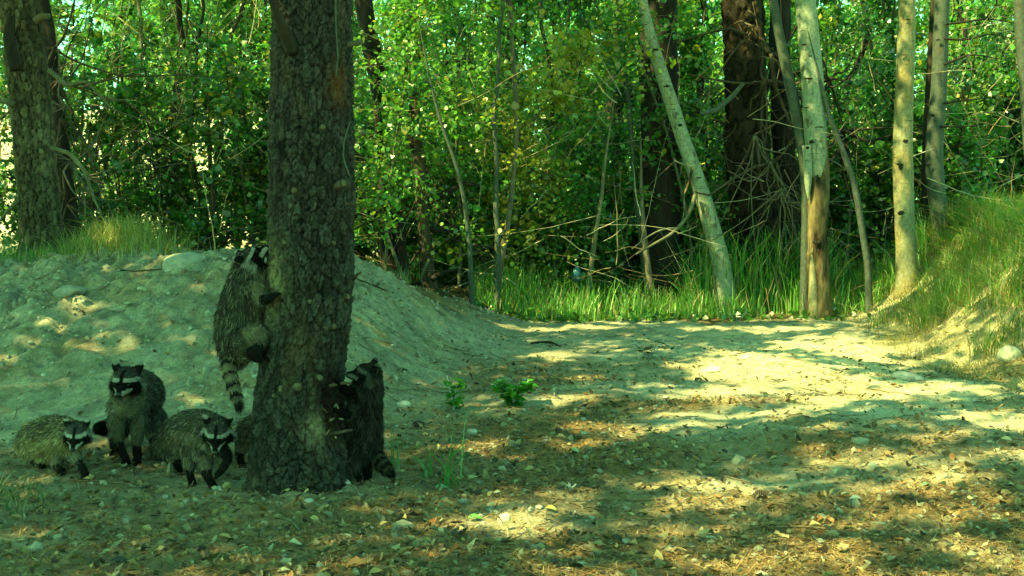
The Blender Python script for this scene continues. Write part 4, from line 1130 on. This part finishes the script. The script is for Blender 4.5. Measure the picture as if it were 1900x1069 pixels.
def broad_plant(px, Y, n, size, hgt, label, seed, spread, col=(.05, .17, .03)):
    rng = np.random.default_rng(seed); p = on_ground(px, Y)
    root = empty('leafy_plant', p, label, 'plant')
    ns = 7
    St = []
    for i in range(ns):
        a = rng.uniform(0, 2*pi); t = np.linspace(0, 1, 5)
        P = np.stack([math.cos(a)*spread*t**1.3, math.sin(a)*spread*t**1.3, hgt*t*rng.uniform(.6, 1)], 1); St.append(P)
        trunk_mesh(P, [.005, .005, .004, .003, .002], 5, .02).build('stem', M['grass'], root)
    # one serrated oval leaf, shared by all
    k = 9; t = np.linspace(0, 1, k); w = .42*np.sin(pi*t**.75)*(1+.10*(np.arange(k) % 2))
    z = -.28*t**2
    L_ = np.stack([-w, t, z+.16*w], 1); C0 = np.stack([0*t, t, z], 1); R_ = np.stack([w, t, z+.16*w], 1)
    V = np.stack([L_, C0, R_], 1).reshape(-1, 3); ii = np.arange(k*3).reshape(k, 3)
    q = np.concatenate([np.stack([ii[:-1, j], ii[:-1, j+1], ii[1:, j+1], ii[1:, j]], -1) for j in (0, 1)])
    me = MB().add(V, q, col).build('leaf', M['leaf'], data_only=True)
    for i in range(n):
        P = St[i % ns]; j = rng.uniform(.04, 1)*4; j0 = int(min(j, 3)); b = P[j0]+(P[j0+1]-P[j0])*(j-j0)
        o = link('leaf', me, root); s = size*rng.uniform(.6, 1.15)
        o.location = tuple(b); o.scale = (s, s, s); o.rotation_euler = (rng.uniform(-.2, .6), rng.uniform(-.3, .3), rng.uniform(0, 6.28))
broad_plant(953, 5.95, 170, .062, .18, 'dense bright green leafy plant at the foot of the mound', 3, .10, (.06, .26, .025))
broad_plant(842, 5.9, 50, .062, .20, 'smaller upright green leafy plant left of the dense one', 4, .045, (.07, .27, .03))
broad_plant(1205, 8.2, 16, .07, .16, 'wilted dark brown seedling on the far part of the track', 5, .14, (.05, .05, .02))
broad_plant(1370, 10.9, 14, .07, .14, 'low green weed at the grassy edge near the leaning aspen', 6, .10, (.09, .17, .04))
broad_plant(1060, 3.95, 6, .02, .03, 'tiny green seedling on the track', 7, .02)

# ------------------------------------------------------------------ canopy overhead: leaves added by where their shadows fall, gaps shaped for sunlit patches
PATCH = [(1430, 690, 170, 46), (1560, 645, 140, 44), (1330, 735, 100, 14), (1760, 615, 130, 50), (1880, 560, 90, 80), (1660, 722, 210, 14), (1500, 790, 120, 9), (1350, 745, 60, 10),
         (1060, 742, 70, 8), (1030, 662, 50, 10), (1125, 797, 70, 9), (915, 838, 60, 9), (905, 872, 60, 7), (1690, 818, 110, 9),
         (1750, 882, 170, 13), (1860, 780, 90, 22), (990, 612, 60, 5), (1400, 612, 110, 8), (1120, 606, 60, 4), (520, 940, 60, 7), (1000, 975, 80, 8), (1300, 905, 120, 6), (1560, 978, 70, 7),
         (1240, 770, 60, 5), (1210, 715, 50, 5), (1090, 702, 40, 4), (1620, 860, 60, 6), (1830, 960, 70, 8), (840, 975, 60, 6), (1330, 985, 50, 5),
         (130, 572, 50, 14), (90, 595, 50, 16), (45, 628, 40, 14), (190, 642, 66, 22), (15, 668, 26, 16), (345, 742, 52, 18), (225, 690, 25, 6), (60, 700, 20, 7), (560, 930, 50, 6), (215, 455, 75, 34), (250, 500, 60, 8), (700, 620, 18, 5),
         (300, 895, 40, 5), (60, 930, 60, 6), (180, 935, 60, 5), (330, 492, 22, 8), (85, 410, 30, 60), (1180, 590, 240, 12), (1560, 560, 60, 10)]
def canopy():
    rng = np.random.default_rng(31)
    E = []
    for (px, py, rx, ry) in PATCH:
        c = ground_at(px, py); e = ground_at(px+rx, py); u = ground_at(px, py-ry); l = ground_at(px, py+ry)
        g = c[:2]-SUN[:2]*c[2]/SUN[2]
        rxw = max(.05, abs(e[0]-c[0])); ryw = min(max(.05, (u[1]-l[1])/2), rxw*2.2)
        E.append((g[0], g[1], rxw, ryw))
    E = np.array(E)
    n = 300000
    z = rng.uniform(5.6, 8.2, n)
    gx = rng.uniform(-6.5, 8.5, n); gy = rng.uniform(-1.5, 17.5, n)
    wob = .35*fbm(gx*3, gy*3, octaves=3, seed=61)+.30*fbm(gx*11, gy*11, octaves=2, seed=63)
    d = np.full(n, 9.0)
    for cx, cy, a, b in E:
        d = np.minimum(d, np.sqrt(((gx-cx)/a)**2+((gy-cy)/b)**2))
    lit = d+wob < .92
    dens = np.clip(.85+.45*fbm(gx*1.3, gy*1.3, octaves=3, seed=62), .25, 1)
    dens = np.where(mound_t(gx, gy) > -.1, 1.0, dens)
    dens = np.where(gy > 11.2, np.clip(.10+.9*fbm(gx*.6, gy*.6, octaves=3, seed=66), .01, .8), dens)
    dens = np.where((gx > 3.0) & (gy > 6), dens*.35, dens)
    dens = np.where((gy > 11.4) & (gx < 1.4), dens*.45, dens)
    dens = np.where((gy > 9.6) & (gx < -1.0), dens*.5, dens)
    shade_ = np.clip((gx-1.9)*2, 0, 1)*np.clip((gy-11.9)*2, 0, 1)*np.clip((5.2-gx)*2, 0, 1)
    dens = np.maximum(dens, shade_*np.clip(.8+.5*fbm(gx*1.5, gy*1.5, octaves=2, seed=81), .2, 1))
    dens = np.where(gy < 3.2, dens*.8, dens)
    open_ = np.clip((gx+.4)*1.2, 0, 1)*np.clip((6.2-gy)*1.0, 0, 1)
    dens = dens*(1-.38*np.clip((gx+.8), 0, 1)*(gy < 11)*np.clip(.3+1.2*fbm(gx*9, gy*9, octaves=2, seed=73), 0, 1))
    dens = dens*(1-open_*np.clip(.50+.75*fbm(gx*2.6, gy*2.6, octaves=3, seed=71), .0, .94))
    tz = np.clip(((gx+.9)*.89+(gy-3.85)*.45), 0, 2.2); band_ = np.hypot(gx+.9-tz*.89, gy-3.85-tz*.45) < .26+.1*wob      # shade on the big trunk
    dens = np.where(band_, .97, dens)
    cap = np.where(band_, .25, 1)*np.where(mound_t(gx, gy) > 0, .90, .975)
    keep = (rng.random(n) < dens) & (rng.random(n) > np.minimum(np.clip((1.30-(d+wob))/.55, 0, 1), cap))
    P = np.stack([gx, gy, 0*gx], 1)+SUN*(z/SUN[2])[:, None]
    P = P[keep]
    trunks = {'main': (-.85, 4.07), 'left': (-3.7, 8.7), 'a': (-6.6, 1.2), 'b': (-8.6, 5.6), 'c': (-2.6, -1.4), 'd': (-7.8, 10.4), 'e': (1.6, 17.5)}  # lettered pines are added to carry the shading leaves
    keys = list(trunks); T = np.array([trunks[k] for k in keys])
    own = np.argmin(np.hypot(P[:, None, 0]-T[None, :, 0]-(rng.normal(size=(len(P), 1))*.5), P[:, None, 1]-T[None, :, 1]), axis=1)
    for i, k in enumerate(keys):
        Q = P[own == i]
        if k == 'main': root = pine
        elif k == 'left': root = lt
        elif len(Q) < 50: continue
        else:
            x, y = trunks[k]; root = empty('pine_tree', (x, y, hz(x, y)), {'a': 'tall pine added outside the view to the near left for its shade', 'b': 'tall pine added outside the view to the left for its shade', 'c': 'tall unseen pine added behind the camera for its shade',
                                                                          'd': 'tall pine added left of the view behind the mound for its shade', 'e': 'tall pine added in the thicket behind the track for its shade'}[k], 'tree')
            trunk_mesh([(0, 0, -.2), (.05, .02, 3), (.0, .05, 8.5)], [.17, .14, .07], 14, .2, .06).build('trunk', M['brown_bark'], root, smooth=True)
        loc = np.array(root.location)
        V, Fq, C = leaves(rng, Q-loc, .128, (.035, .085, .020), .25, QUAD, flat=.15)
        MB().add(V, Fq, C).build('crown', M['leaf'], root)['kind'] = 'stuff'  # leaves thinned and packed to shape the sun and shade below
        sel = Q[rng.integers(0, len(Q), 26)] if len(Q) else []
        Bc = []
        for q0 in sel:
            s0 = np.array([trunks[k][0], trunks[k][1], max(4.5, q0[2]-rng.uniform(.3, 1.6))]); t = np.linspace(0, 1, 5)[:, None]
            Bc.append(s0*(1-t)+q0*t+np.array([0, 0, .25])*np.sin(t*pi)-loc)
        if len(Bc):
            v_, q_ = tubes(np.array(Bc), np.repeat(np.array([[.030, .024, .017, .01, .004]]), len(Bc), 0), 5)
            MB().add(v_, q_, (.07, .055, .04)).build('boughs', M['twig'], root)['kind'] = 'stuff'
canopy()
# ------------------------------------------------------------------ raccoons
DG = bpy.context.evaluated_depsgraph_get
def lerp_chain(pts, step=.45):
    """pts: [(vec, r)...] -> dense centres, radii, parameter 0..1"""
    P = np.array([p for p, r in pts], float); R = np.array([r for p, r in pts], float)
    if len(P) == 1: return P, R, np.zeros(1)
    d = np.concatenate([[0], np.cumsum(np.linalg.norm(np.diff(P, axis=0), axis=1))])
    t = [0.0]
    while t[-1] < d[-1]:
        r = np.interp(t[-1], d, R); t.append(t[-1]+max(.003, r*step))
    t = np.array(t); t[-1] = d[-1]
    Q = np.stack([np.interp(t, d, P[:, i]) for i in range(3)], 1)
    if len(P) > 2:          # ease the corners
        for _ in range(2):
            Q[1:-1] = .25*Q[:-2]+.5*Q[1:-1]+.25*Q[2:]
    return Q, np.interp(t, d, R), t/max(d[-1], 1e-6)
class Coon:
    def __init__(s, label, tone=1.0, warm=0.0, seed=0):
        s.label = label; s.tone = tone; s.warm = warm; s.seed = seed
        s.c = []; s.r = []; s.tg = []; s.t = []; s.dir = []
        s.tags = ['body', 'leg', 'paw', 'tail', 'head', 'ear', 'muzzle', 'neck']
    def chain(s, tg, pts, step=.45):
        Q, R, T = lerp_chain(pts, step)
        D = norm(np.gradient(Q, axis=0)) if len(Q) > 1 else np.zeros((1, 3))
        s.c.append(Q); s.r.append(R); s.t.append(T); s.dir.append(D); s.tg.append(np.full(len(Q), s.tags.index(tg)))
    def head(s, c, fwd, up, k):
        f = norm(np.array(fwd, float)); u = np.array(up, float); u = norm(u-f*np.dot(u, f)); r = np.cross(f, u)
        s.hc = np.array(c, float); s.hm = np.stack([r, f, u]); s.k = k        # rows
        w = lambda x, y, z: s.hc+(r*x+f*y+u*z)*k
        s.w = w
        s.chain('head', [(w(0, -.15, .05), .80*k), (w(0, .2, .0), .74*k)])
        for sx in (-1, 1):
            s.chain('head', [(w(.45*sx, .05, -.22), .52*k), (w(.62*sx, .0, -.28), .40*k)])
            s.chain('ear', [(w(.52*sx, -.22, .55), .27*k), (w(.70*sx, -.28, .86), .25*k), (w(.78*sx, -.30, 1.02), .14*k)])
        s.chain('muzzle', [(w(0, .5, -.18), .46*k), (w(0, .85, -.30), .34*k), (w(0, 1.20, -.38), .24*k), (w(0, 1.33, -.38), .17*k)])
    def paw(s, p, fwd, k=1.0, r=.014):
        f = norm(np.array(fwd, float)); side = norm(np.cross(f, [0, 0, 1.0])) if abs(f[2]) < .9 else np.array([1.0, 0, 0])
        s.chain('paw', [(np.array(p), r*1.15), (np.array(p)+f*.02*k, r)])
        for j in range(5):
            a = (j-2)*.34
            d = norm(f*math.cos(a)+side*math.sin(a)); L = (.030-.004*abs(j-2))*k
            s.chain('paw', [(np.array(p)+f*.012+side*(j-2)*.0055, .0062), (np.array(p)+f*.012+d*L+np.array([0, 0, -.003]), .0046)])
    def build(s, voxel=.0052, nfur=15000):
        rng = np.random.default_rng(s.seed)
        C = np.concatenate(s.c); R = np.concatenate(s.r); TG = np.concatenate(s.tg); T = np.concatenate(s.t); D = np.concatenate(s.dir)
        foot = np.array([C[:, 0].mean(), C[:, 1].mean(), C[:, 2].min()])
        root = empty('raccoon', foot, s.label, 'raccoon')
        v, f = ico_pts(2); n = len(C); k = len(v)
        V = (C[:, None]+v[None]*R[:, None, None]).reshape(-1, 3)-foot
        Fc = (f[None]+np.arange(n)[:, None, None]*k).reshape(-1, 3)
        me0 = MB().add(V, Fc).build('body', M['skin'], data_only=True)
        tmp = link('body_source', me0)
        md = tmp.modifiers.new('remesh', 'REMESH'); md.mode = 'VOXEL'; md.voxel_size = voxel; md.use_smooth_shade = True
        sm = tmp.modifiers.new('smooth', 'SMOOTH'); sm.factor = .5; sm.iterations = 5
        dg = DG(); dg.update()
        me = bpy.data.meshes.new_from_object(tmp.evaluated_get(dg))
        bpy.data.objects.remove(tmp); bpy.data.meshes.remove(me0)
        me.name = 'body'
        nv = len(me.vertices); P = np.empty(nv*3, np.float32); me.vertices.foreach_get('co', P); P = P.reshape(-1, 3)+foot
        col, _, _ = s.shade(P, C, R, TG, T, D, rng, True)
        ca = me.color_attributes.get('Col') or me.color_attributes.new('Col', 'FLOAT_COLOR', 'POINT')
        ca.data.foreach_set('color', np.concatenate([col*.8, np.ones((nv, 1))], 1).astype(np.float32).ravel())
        me.materials.clear(); me.materials.append(M['skin'])
        me.polygons.foreach_set('use_smooth', np.ones(len(me.polygons), bool))
        body = link('body', me, root)
        # fur strands
        me.calc_loop_triangles(); nt = len(me.loop_triangles)
        tri = np.empty(nt*3, np.int32); me.loop_triangles.foreach_get('vertices', tri); tri = tri.reshape(-1, 3)
        A, B, Cc = P[tri[:, 0]], P[tri[:, 1]], P[tri[:, 2]]
        fn = np.cross(B-A, Cc-A); ar = np.linalg.norm(fn, axis=1); fn = norm(fn)
        cen = (A+B+Cc)/3
        dh = np.linalg.norm(cen-s.hc, axis=1)
        wgt = ar*np.where(dh < 1.7*s.k, 2.6, 1.0)
        pick = rng.choice(nt, nfur, p=wgt/wgt.sum())
        u = rng.random((nfur, 1)); w = rng.random((nfur, 1)); m = (u+w) > 1; u = np.where(m, 1-u, u); w = np.where(m, 1-w, w)
        Q = A[pick]+u*(B[pick]-A[pick])+w*(Cc[pick]-A[pick]); Nn = fn[pick]
        col, L, flow = s.shade(Q, C, R, TG, T, D, rng, False)
        flow = flow-Nn*np.sum(flow*Nn, 1, keepdims=True)
        cf = np.stack([fbm(Q[:, 0]*38, Q[:, 1]*38, Q[:, 2]*38, octaves=2, seed=s.seed*7+j) for j in range(3)], 1)
        body_w = (L > .008)[:, None]
        d = norm(Nn*.45+norm(flow)*1.0+cf*.40*body_w+rng.normal(size=Q.shape)*.16)
        cc = fbm(Q[:, 0]*55, Q[:, 1]*55, Q[:, 2]*55, octaves=2, seed=s.seed*11+5)[:, None]
        col = np.where(body_w, col*np.clip(1+.75*cc, .35, 2.0), col)
        L = L*rng.uniform(.6, 1.25, nfur)
        tt = np.array([0, .5, 1.0])
        Pn = Q[:, None]+d[:, None]*(tt[None, :, None]*L[:, None, None])+np.array([0, 0, -.28])*(tt**2)[None, :, None]*L[:, None, None]
        Sd = norm(np.cross(d, rng.normal(size=Q.shape)))
        Wd = np.array([1.0, .8, .12])[None]*rng.uniform(.0009, .0015, (nfur, 1))
        V, q = strips(Pn-foot, Wd, Sd)
        band = np.stack([col*.5, col*.9, col*1.35], 1)
        C6 = np.repeat(band, 2, axis=1).reshape(-1, 3)
        fo = MB().add(V, q, np.clip(C6, .003, .85)).build('fur', M['fur'], root); fo['kind'] = 'stuff'
        # eyes, nose
        v3, f3 = ico_pts(3)
        for sx in (-1, 1):
            MB().add(v3*.115*s.k+s.w(.34*sx, .70, .03)-foot, f3).build('eye', M['eye'], root, smooth=True)
        vn = v3*np.array([1, 1, 1])
        loc = vn[:, 0:1]*s.hm[0]*.17+vn[:, 1:2]*s.hm[1]*.13+vn[:, 2:3]*s.hm[2]*.13
        MB().add(loc*s.k+s.w(0, 1.46, -.33)-foot, f3).build('nose', M['nose'], root, smooth=True)
        return root
    def shade(s, P, C, R, TG, T, D, rng, base):
        n = len(P); near = np.empty(n, int)
        for i in range(0, n, 4000):
            d = np.linalg.norm(P[i:i+4000, None]-C[None], axis=2)-R[None]
            near[i:i+4000] = np.argmin(d, 1)
        tg, t, dr = TG[near], T[near], D[near]
        rnd = rng.random(n) if not base else np.full(n, .5)
        dark = np.array([.010, .0095, .0085]); mid = np.array([.058, .056, .049]); pale = np.array([.22, .21, .17]); white = np.array([.36, .36, .32]); tan = np.array([.14, .12, .075])
        out = norm(P-C[near])
        up = out[:, 2]
        g = np.clip(rnd*1.0, 0, 1)[:, None]
        grizzle = np.where(g < .50, dark*1.2, np.where(g < .78, mid, pale))
        under = np.where(g < .3, mid, np.where(g < .65, tan, pale))
        wbelly = s.belly(P, out) if hasattr(s, 'belly') else np.clip(.5-up*1.2, 0, 1)
        pick = (rng.random(n) if not base else .5) < wbelly
        col = np.where(pick[:, None], under, grizzle)
        col = col*(1+s.warm*np.array([.9, .6, -.1]))
        L = np.full(n, .019); flow = -dr+np.array([0, 0, -.35])
        for nm in ('leg',):
            m = tg == s.tags.index(nm)
            lc = np.where((t < .34)[:, None], col, np.where(g < .45, mid*.8, under)); lc = np.where((((rng.random(n) if not base else .5) < sst((t-.45)/.42)))[:, None], dark*1.1, lc)
            col = np.where(m[:, None], lc, col); L = np.where(m, .016*(1.1-.6*t), L); flow = np.where(m[:, None], dr, flow)
        m = tg == s.tags.index('paw'); col = np.where(m[:, None], dark*.8, col); L = np.where(m, .004, L); flow = np.where(m[:, None], dr, flow)
        m = tg == s.tags.index('tail')
        ring = (np.sin((t*5.2-.55)*2*pi) > .05) | (t > .93)
        tc = np.where(ring[:, None], dark, tan*1.5+.02)
        col = np.where(m[:, None], tc, col); L = np.where(m, .018, L); flow = np.where(m[:, None], dr, flow)
        # head pattern, in head coordinates
        q = ((P-s.hc)@s.hm.T)/s.k
        if not base: q = q+np.stack([fbm(P[:, 0]*60, P[:, 1]*60, P[:, 2]*60+9*j, octaves=2, seed=s.seed+j) for j in range(3)], 1)*np.array([.015, .03, .035])
        ax, y, z = np.abs(q[:, 0]), q[:, 1], q[:, 2]
        hd = np.isin(tg, [s.tags.index(k) for k in ('head', 'ear', 'muzzle')]) & (y > -.9)
        hc = np.where(g < .5, dark*1.8, np.where(g < .85, mid*.9, pale*.8))
        side = (z < .30-.25*ax) & (y < .35)
        hc = np.where(side[:, None], np.where(g < .5, mid*1.2, pale*1.3), hc)
        zb = z+.16*ax                               # features droop outward
        brow = (y > .05) & (zb > .24) & (zb < .46) & (ax > .10) & (ax < .95)
        hc = np.where(brow[:, None], white*.85, hc)
        edge = (y > -.30) & (y <= .32) & (ax > .72) & (zb > -.5) & (zb < .5)
        hc = np.where(edge[:, None], white*.62, hc)
        mask = (y > .18) & (zb <= .25) & (zb > -.30-.22*ax) & (ax > .10) & (ax < 1.05)
        hc = np.where(mask[:, None], dark*.45, hc)
        hc = np.where(((y > .60) & (z <= -.20) & (ax > .13) & (z > -.50))[:, None], white, hc)
        hc = np.where(((y > 0) & (z <= -.50))[:, None], dark*.8, hc)
        thr = (np.linalg.norm(q, axis=1) < 2.1) & (z < -.35) & (y > .1) & ~hd
        col = np.where((thr & (rnd < .8))[:, None], dark*.9, col)
        hc = np.where(((ax <= .11) & (y > .2) & (z > -.6))[:, None], dark*.6, hc)
        hc = np.where(((ax <= .16) & (y > .95))[:, None], dark*.8, hc)
        er = tg == s.tags.index('ear')
        ec = np.where((z > .98)[:, None] | (y < -.42)[:, None], pale*1.3, dark*1.4)
        ec = np.where(((y > -.22) & (z < .98))[:, None], dark, ec)
        hc = np.where(er[:, None], ec, hc)
        col = np.where(hd[:, None], hc, col)
        L = np.where(hd, np.where(y > .6, .0035, np.where(y > .25, .006, .017)), L); L = np.where(er, .004, L)
        fl = (-s.hm[1]*.8)[None]+out*.15+q[:, 0:1]*s.hm[0]*.6-.3*s.hm[2]
        flow = np.where(hd[:, None], fl, flow)
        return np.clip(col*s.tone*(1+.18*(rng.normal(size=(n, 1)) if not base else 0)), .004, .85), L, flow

def G(px, Y, r=.013): return on_ground(px, Y, r)
# 1: pale one at the far left
c = Coon('small pale raccoon at the far left, walking with its head low', 1.25, .55, 1)
c.chain('body', [(at(58, 826, 4.58), .062), (at(72, 818, 4.50), .088), (at(95, 812, 4.38), .096), (at(116, 812, 4.27), .084), (at(128, 810, 4.20), .062)])
c.chain('tail', [(at(55, 832, 4.60), .038), (at(38, 846, 4.66), .034), (at(24, 858, 4.70), .022)])
c.chain('leg', [(at(128, 825, 4.20), .040), (at(140, 846, 4.14), .024), (at(150, 864, 4.12), .016), (G(152, 4.11, .016), .014)]); c.paw(G(152, 4.09), (.15, -1, 0))
c.chain('leg', [(at(112, 830, 4.24), .042), (at(108, 852, 4.20), .026), (at(104, 868, 4.18), .016), (G(106, 4.17, .016), .014)]); c.paw(G(107, 4.15), (.3, -1, 0))
c.chain('leg', [(at(66, 835, 4.48), .052), (at(62, 852, 4.42), .030), (G(66, 4.42, .016), .016)]); c.paw(G(68, 4.38), (.4, -1, 0))
c.chain('leg', [(at(80, 835, 4.55), .045), (G(90, 4.52, .02), .018)]); c.paw(G(92, 4.49), (.4, -1, 0))
c.chain('neck', [(at(118, 810, 4.22), .070), (at(138, 806, 4.12), .052)])
c.head(at(143, 806, 4.08), (.10, -1, -.42), (0.06, -.3, 1), .053)
c.build(nfur=24000)
# 2: the large one facing the camera
c = Coon('large grey raccoon standing upright on all fours facing the camera', .85, 0, 2)
c.chain('body', [(at(262, 755, 4.92), .080), (at(263, 732, 4.80), .100), (at(258, 724, 4.62), .096), (at(248, 728, 4.48), .086), (at(237, 740, 4.38), .073), (at(236, 756, 4.36), .054)])
c.chain('tail', [(at(252, 775, 4.95), .045), (at(225, 788, 4.96), .042), (at(200, 794, 4.90), .040), (at(184, 795, 4.84), .030)])
c.chain('leg', [(at(220, 752, 4.40), .046), (at(215, 786, 4.38), .034), (at(220, 826, 4.34), .019), (G(228, 4.33, .018), .015)]); c.paw(G(229, 4.31), (.05, -1, 0))
c.chain('leg', [(at(254, 754, 4.42), .046), (at(257, 788, 4.40), .034), (at(253, 828, 4.40), .019), (G(249, 4.39, .018), .015)]); c.paw(G(248, 4.37), (0, -1, 0))
c.chain('leg', [(at(284, 778, 4.80), .062), (at(288, 806, 4.78), .038), (G(284, 4.72, .02), .018)]); c.paw(G(283, 4.69), (0, -1, 0))
c.chain('leg', [(at(232, 782, 4.84), .055), (at(216, 808, 4.80), .036), (G(206, 4.70, .02), .018)]); c.paw(G(205, 4.66), (-.1, -1, 0))
c.chain('neck', [(at(244, 728, 4.46), .080), (at(237, 712, 4.36), .068)])
c.head(at(235, 708, 4.28), (-.02, -1, -.16), (.03, -.15, 1), .068)
def belly2(P, out): return np.clip((4.50-P[:, 1])*5, 0, 1)*np.clip((.62-P[:, 2])*4, 0, .9)
c.belly = belly2
c.build(nfur=28000)
# 3: hunched one with the lowered head
c = Coon('hunched dark backed raccoon with lowered head and one front paw lifted', .85, .12, 3)
c.chain('body', [(at(308, 826, 4.52), .058), (at(326, 812, 4.44), .078), (at(350, 800, 4.30), .088), (at(372, 797, 4.17), .080), (at(388, 798, 4.08), .058)])
c.chain('tail', [(at(304, 832, 4.54), .046), (at(286, 846, 4.58), .046), (at(268, 858, 4.60), .034)])
c.chain('leg', [(at(358, 832, 4.16), .044), (at(352, 858, 4.12), .026), (at(351, 878, 4.10), .016), (G(351, 4.09, .016), .014)]); c.paw(G(352, 4.07), (.1, -1, 0))
c.chain('leg', [(at(378, 832, 4.10), .044), (at(382, 862, 4.05), .026), (at(384, 884, 4.03), .017), (G(387, 4.03, .016), .015)]); c.paw(G(389, 4.01), (.25, -1, 0))
c.chain('leg', [(at(396, 826, 4.06), .034), (at(418, 838, 3.98), .020), (at(424, 850, 3.93), .0165), (at(416, 866, 3.90), .0150)]); c.paw(at(411, 873, 3.90), (-.55, -.2, -.6), .9, .013)
c.chain('leg', [(at(324, 836, 4.42), .054), (at(326, 858, 4.36), .030), (G(332, 4.30, .018), .017)]); c.paw(G(334, 4.27), (.3, -1, 0))
c.chain('neck', [(at(382, 798, 4.10), .074), (at(398, 800, 4.02), .056)])
c.head(at(404, 802, 3.98), (.10, -1, -.62), (.10, -.45, 1), .060)
c.build(nfur=26000)
# 4: the climber on the left of the trunk
c = Coon('raccoon climbing the left side of the big trunk with its ringed tail hanging down', .9, .2, 4)
c.chain('body', [(at(437, 662, 4.08), .048), (at(436, 645, 4.07), .070), (at(440, 615, 4.06), .086), (at(447, 575, 4.06), .089), (at(457, 535, 4.05), .078), (at(462, 505, 4.04), .062)])
c.chain('tail', [(at(432, 662, 4.05), .036), (at(424, 682, 4.02), .029), (at(430, 708, 4.00), .0235), (at(438, 734, 3.99), .0205), (at(444, 756, 3.98), .013)])
c.chain('leg', [(at(472, 535, 3.98), .036), (at(486, 556, 3.93), .024), (at(494, 556, 3.90), .017), (at(503, 552, 3.905), .013)]); c.paw(at(503, 551, 3.905), (.6, .25, .3), .9, .011)
c.chain('leg', [(at(478, 515, 4.10), .034), (at(494, 500, 4.12), .022), (at(500, 492, 4.12), .015)])
c.chain('leg', [(at(456, 640, 3.98), .060), (at(478, 618, 3.95), .046), (at(480, 640, 3.94), .028), (at(474, 654, 3.93), .022)]); c.paw(at(468, 656, 3.92), (.5, .1, -.5), 1.1, .020)
c.chain('leg', [(at(462, 640, 4.14), .050), (at(482, 626, 4.14), .034), (at(488, 650, 4.14), .02)])
c.chain('neck', [(at(462, 510, 4.04), .060), (at(465, 488, 4.03), .048)])
c.head(at(466, 482, 4.02), (.58, -.10, .80), (-.80, -.25, .50), .057)
c.belly = lambda P, out: np.clip((P[:, 0]+.99)*9, 0, .95)
c.build(nfur=26000)
# 5: standing on hind legs right of the trunk; low tone paints trunk shade into fur
c = Coon('raccoon darkened by painted-in trunk shade, standing on its hind legs against the right side of the big trunk', .25, 0, 5)
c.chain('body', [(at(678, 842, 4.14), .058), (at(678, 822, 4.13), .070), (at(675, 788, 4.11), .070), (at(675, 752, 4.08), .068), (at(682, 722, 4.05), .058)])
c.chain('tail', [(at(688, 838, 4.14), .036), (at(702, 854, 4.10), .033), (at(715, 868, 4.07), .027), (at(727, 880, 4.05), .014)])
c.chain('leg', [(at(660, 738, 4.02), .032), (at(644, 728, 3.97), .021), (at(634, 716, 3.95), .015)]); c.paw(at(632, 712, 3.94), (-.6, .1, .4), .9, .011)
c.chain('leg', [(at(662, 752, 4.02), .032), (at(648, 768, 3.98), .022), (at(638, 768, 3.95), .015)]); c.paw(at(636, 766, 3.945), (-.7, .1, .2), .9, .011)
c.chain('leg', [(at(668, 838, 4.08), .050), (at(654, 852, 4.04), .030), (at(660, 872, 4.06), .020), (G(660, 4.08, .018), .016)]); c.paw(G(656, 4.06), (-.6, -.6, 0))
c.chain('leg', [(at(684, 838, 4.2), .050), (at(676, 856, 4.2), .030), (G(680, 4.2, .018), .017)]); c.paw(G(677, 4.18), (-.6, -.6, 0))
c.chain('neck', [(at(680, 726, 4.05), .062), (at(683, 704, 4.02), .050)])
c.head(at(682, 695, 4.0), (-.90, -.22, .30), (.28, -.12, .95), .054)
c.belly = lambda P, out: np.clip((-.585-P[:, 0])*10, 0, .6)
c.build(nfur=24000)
# 6: mostly hidden behind the trunk
c = Coon('raccoon almost hidden behind the big trunk, only its pale flank and a black foot showing', 1.1, .3, 6)
c.chain('body', [(at(462, 806, 4.60), .060), (at(478, 798, 4.58), .082), (at(515, 796, 4.56), .090), (at(550, 796, 4.54), .080), (at(575, 792, 4.52), .060)])
c.chain('tail', [(at(478, 800, 4.68), .036), (at(500, 812, 4.80), .034), (at(520, 816, 4.90), .022)])
c.chain('leg', [(at(456, 812, 4.54), .045), (at(449, 832, 4.52), .028), (at(443, 846, 4.50), .018), (G(443, 4.50, .018), .015)]); c.paw(G(444, 4.47), (.5, -.8, 0))
c.chain('leg', [(at(480, 820, 4.64), .045), (G(476, 4.62, .02), .018)]); c.paw(G(478, 4.59), (.6, -.5, 0))
c.chain('leg', [(at(556, 820, 4.52), .040), (at(556, 838, 4.52), .024), (G(558, 4.52, .02), .015)]); c.paw(G(560, 4.5), (.6, -.5, 0))
c.chain('leg', [(at(540, 820, 4.62), .040), (G(540, 4.62, .02), .018)]); c.paw(G(543, 4.6), (.6, -.5, 0))
c.chain('neck', [(at(572, 792, 4.52), .062), (at(590, 786, 4.50), .050)])
c.head(at(598, 784, 4.50), (.8, .5, -.3), (.2, .1, 1), .048)
c.build(nfur=14000)
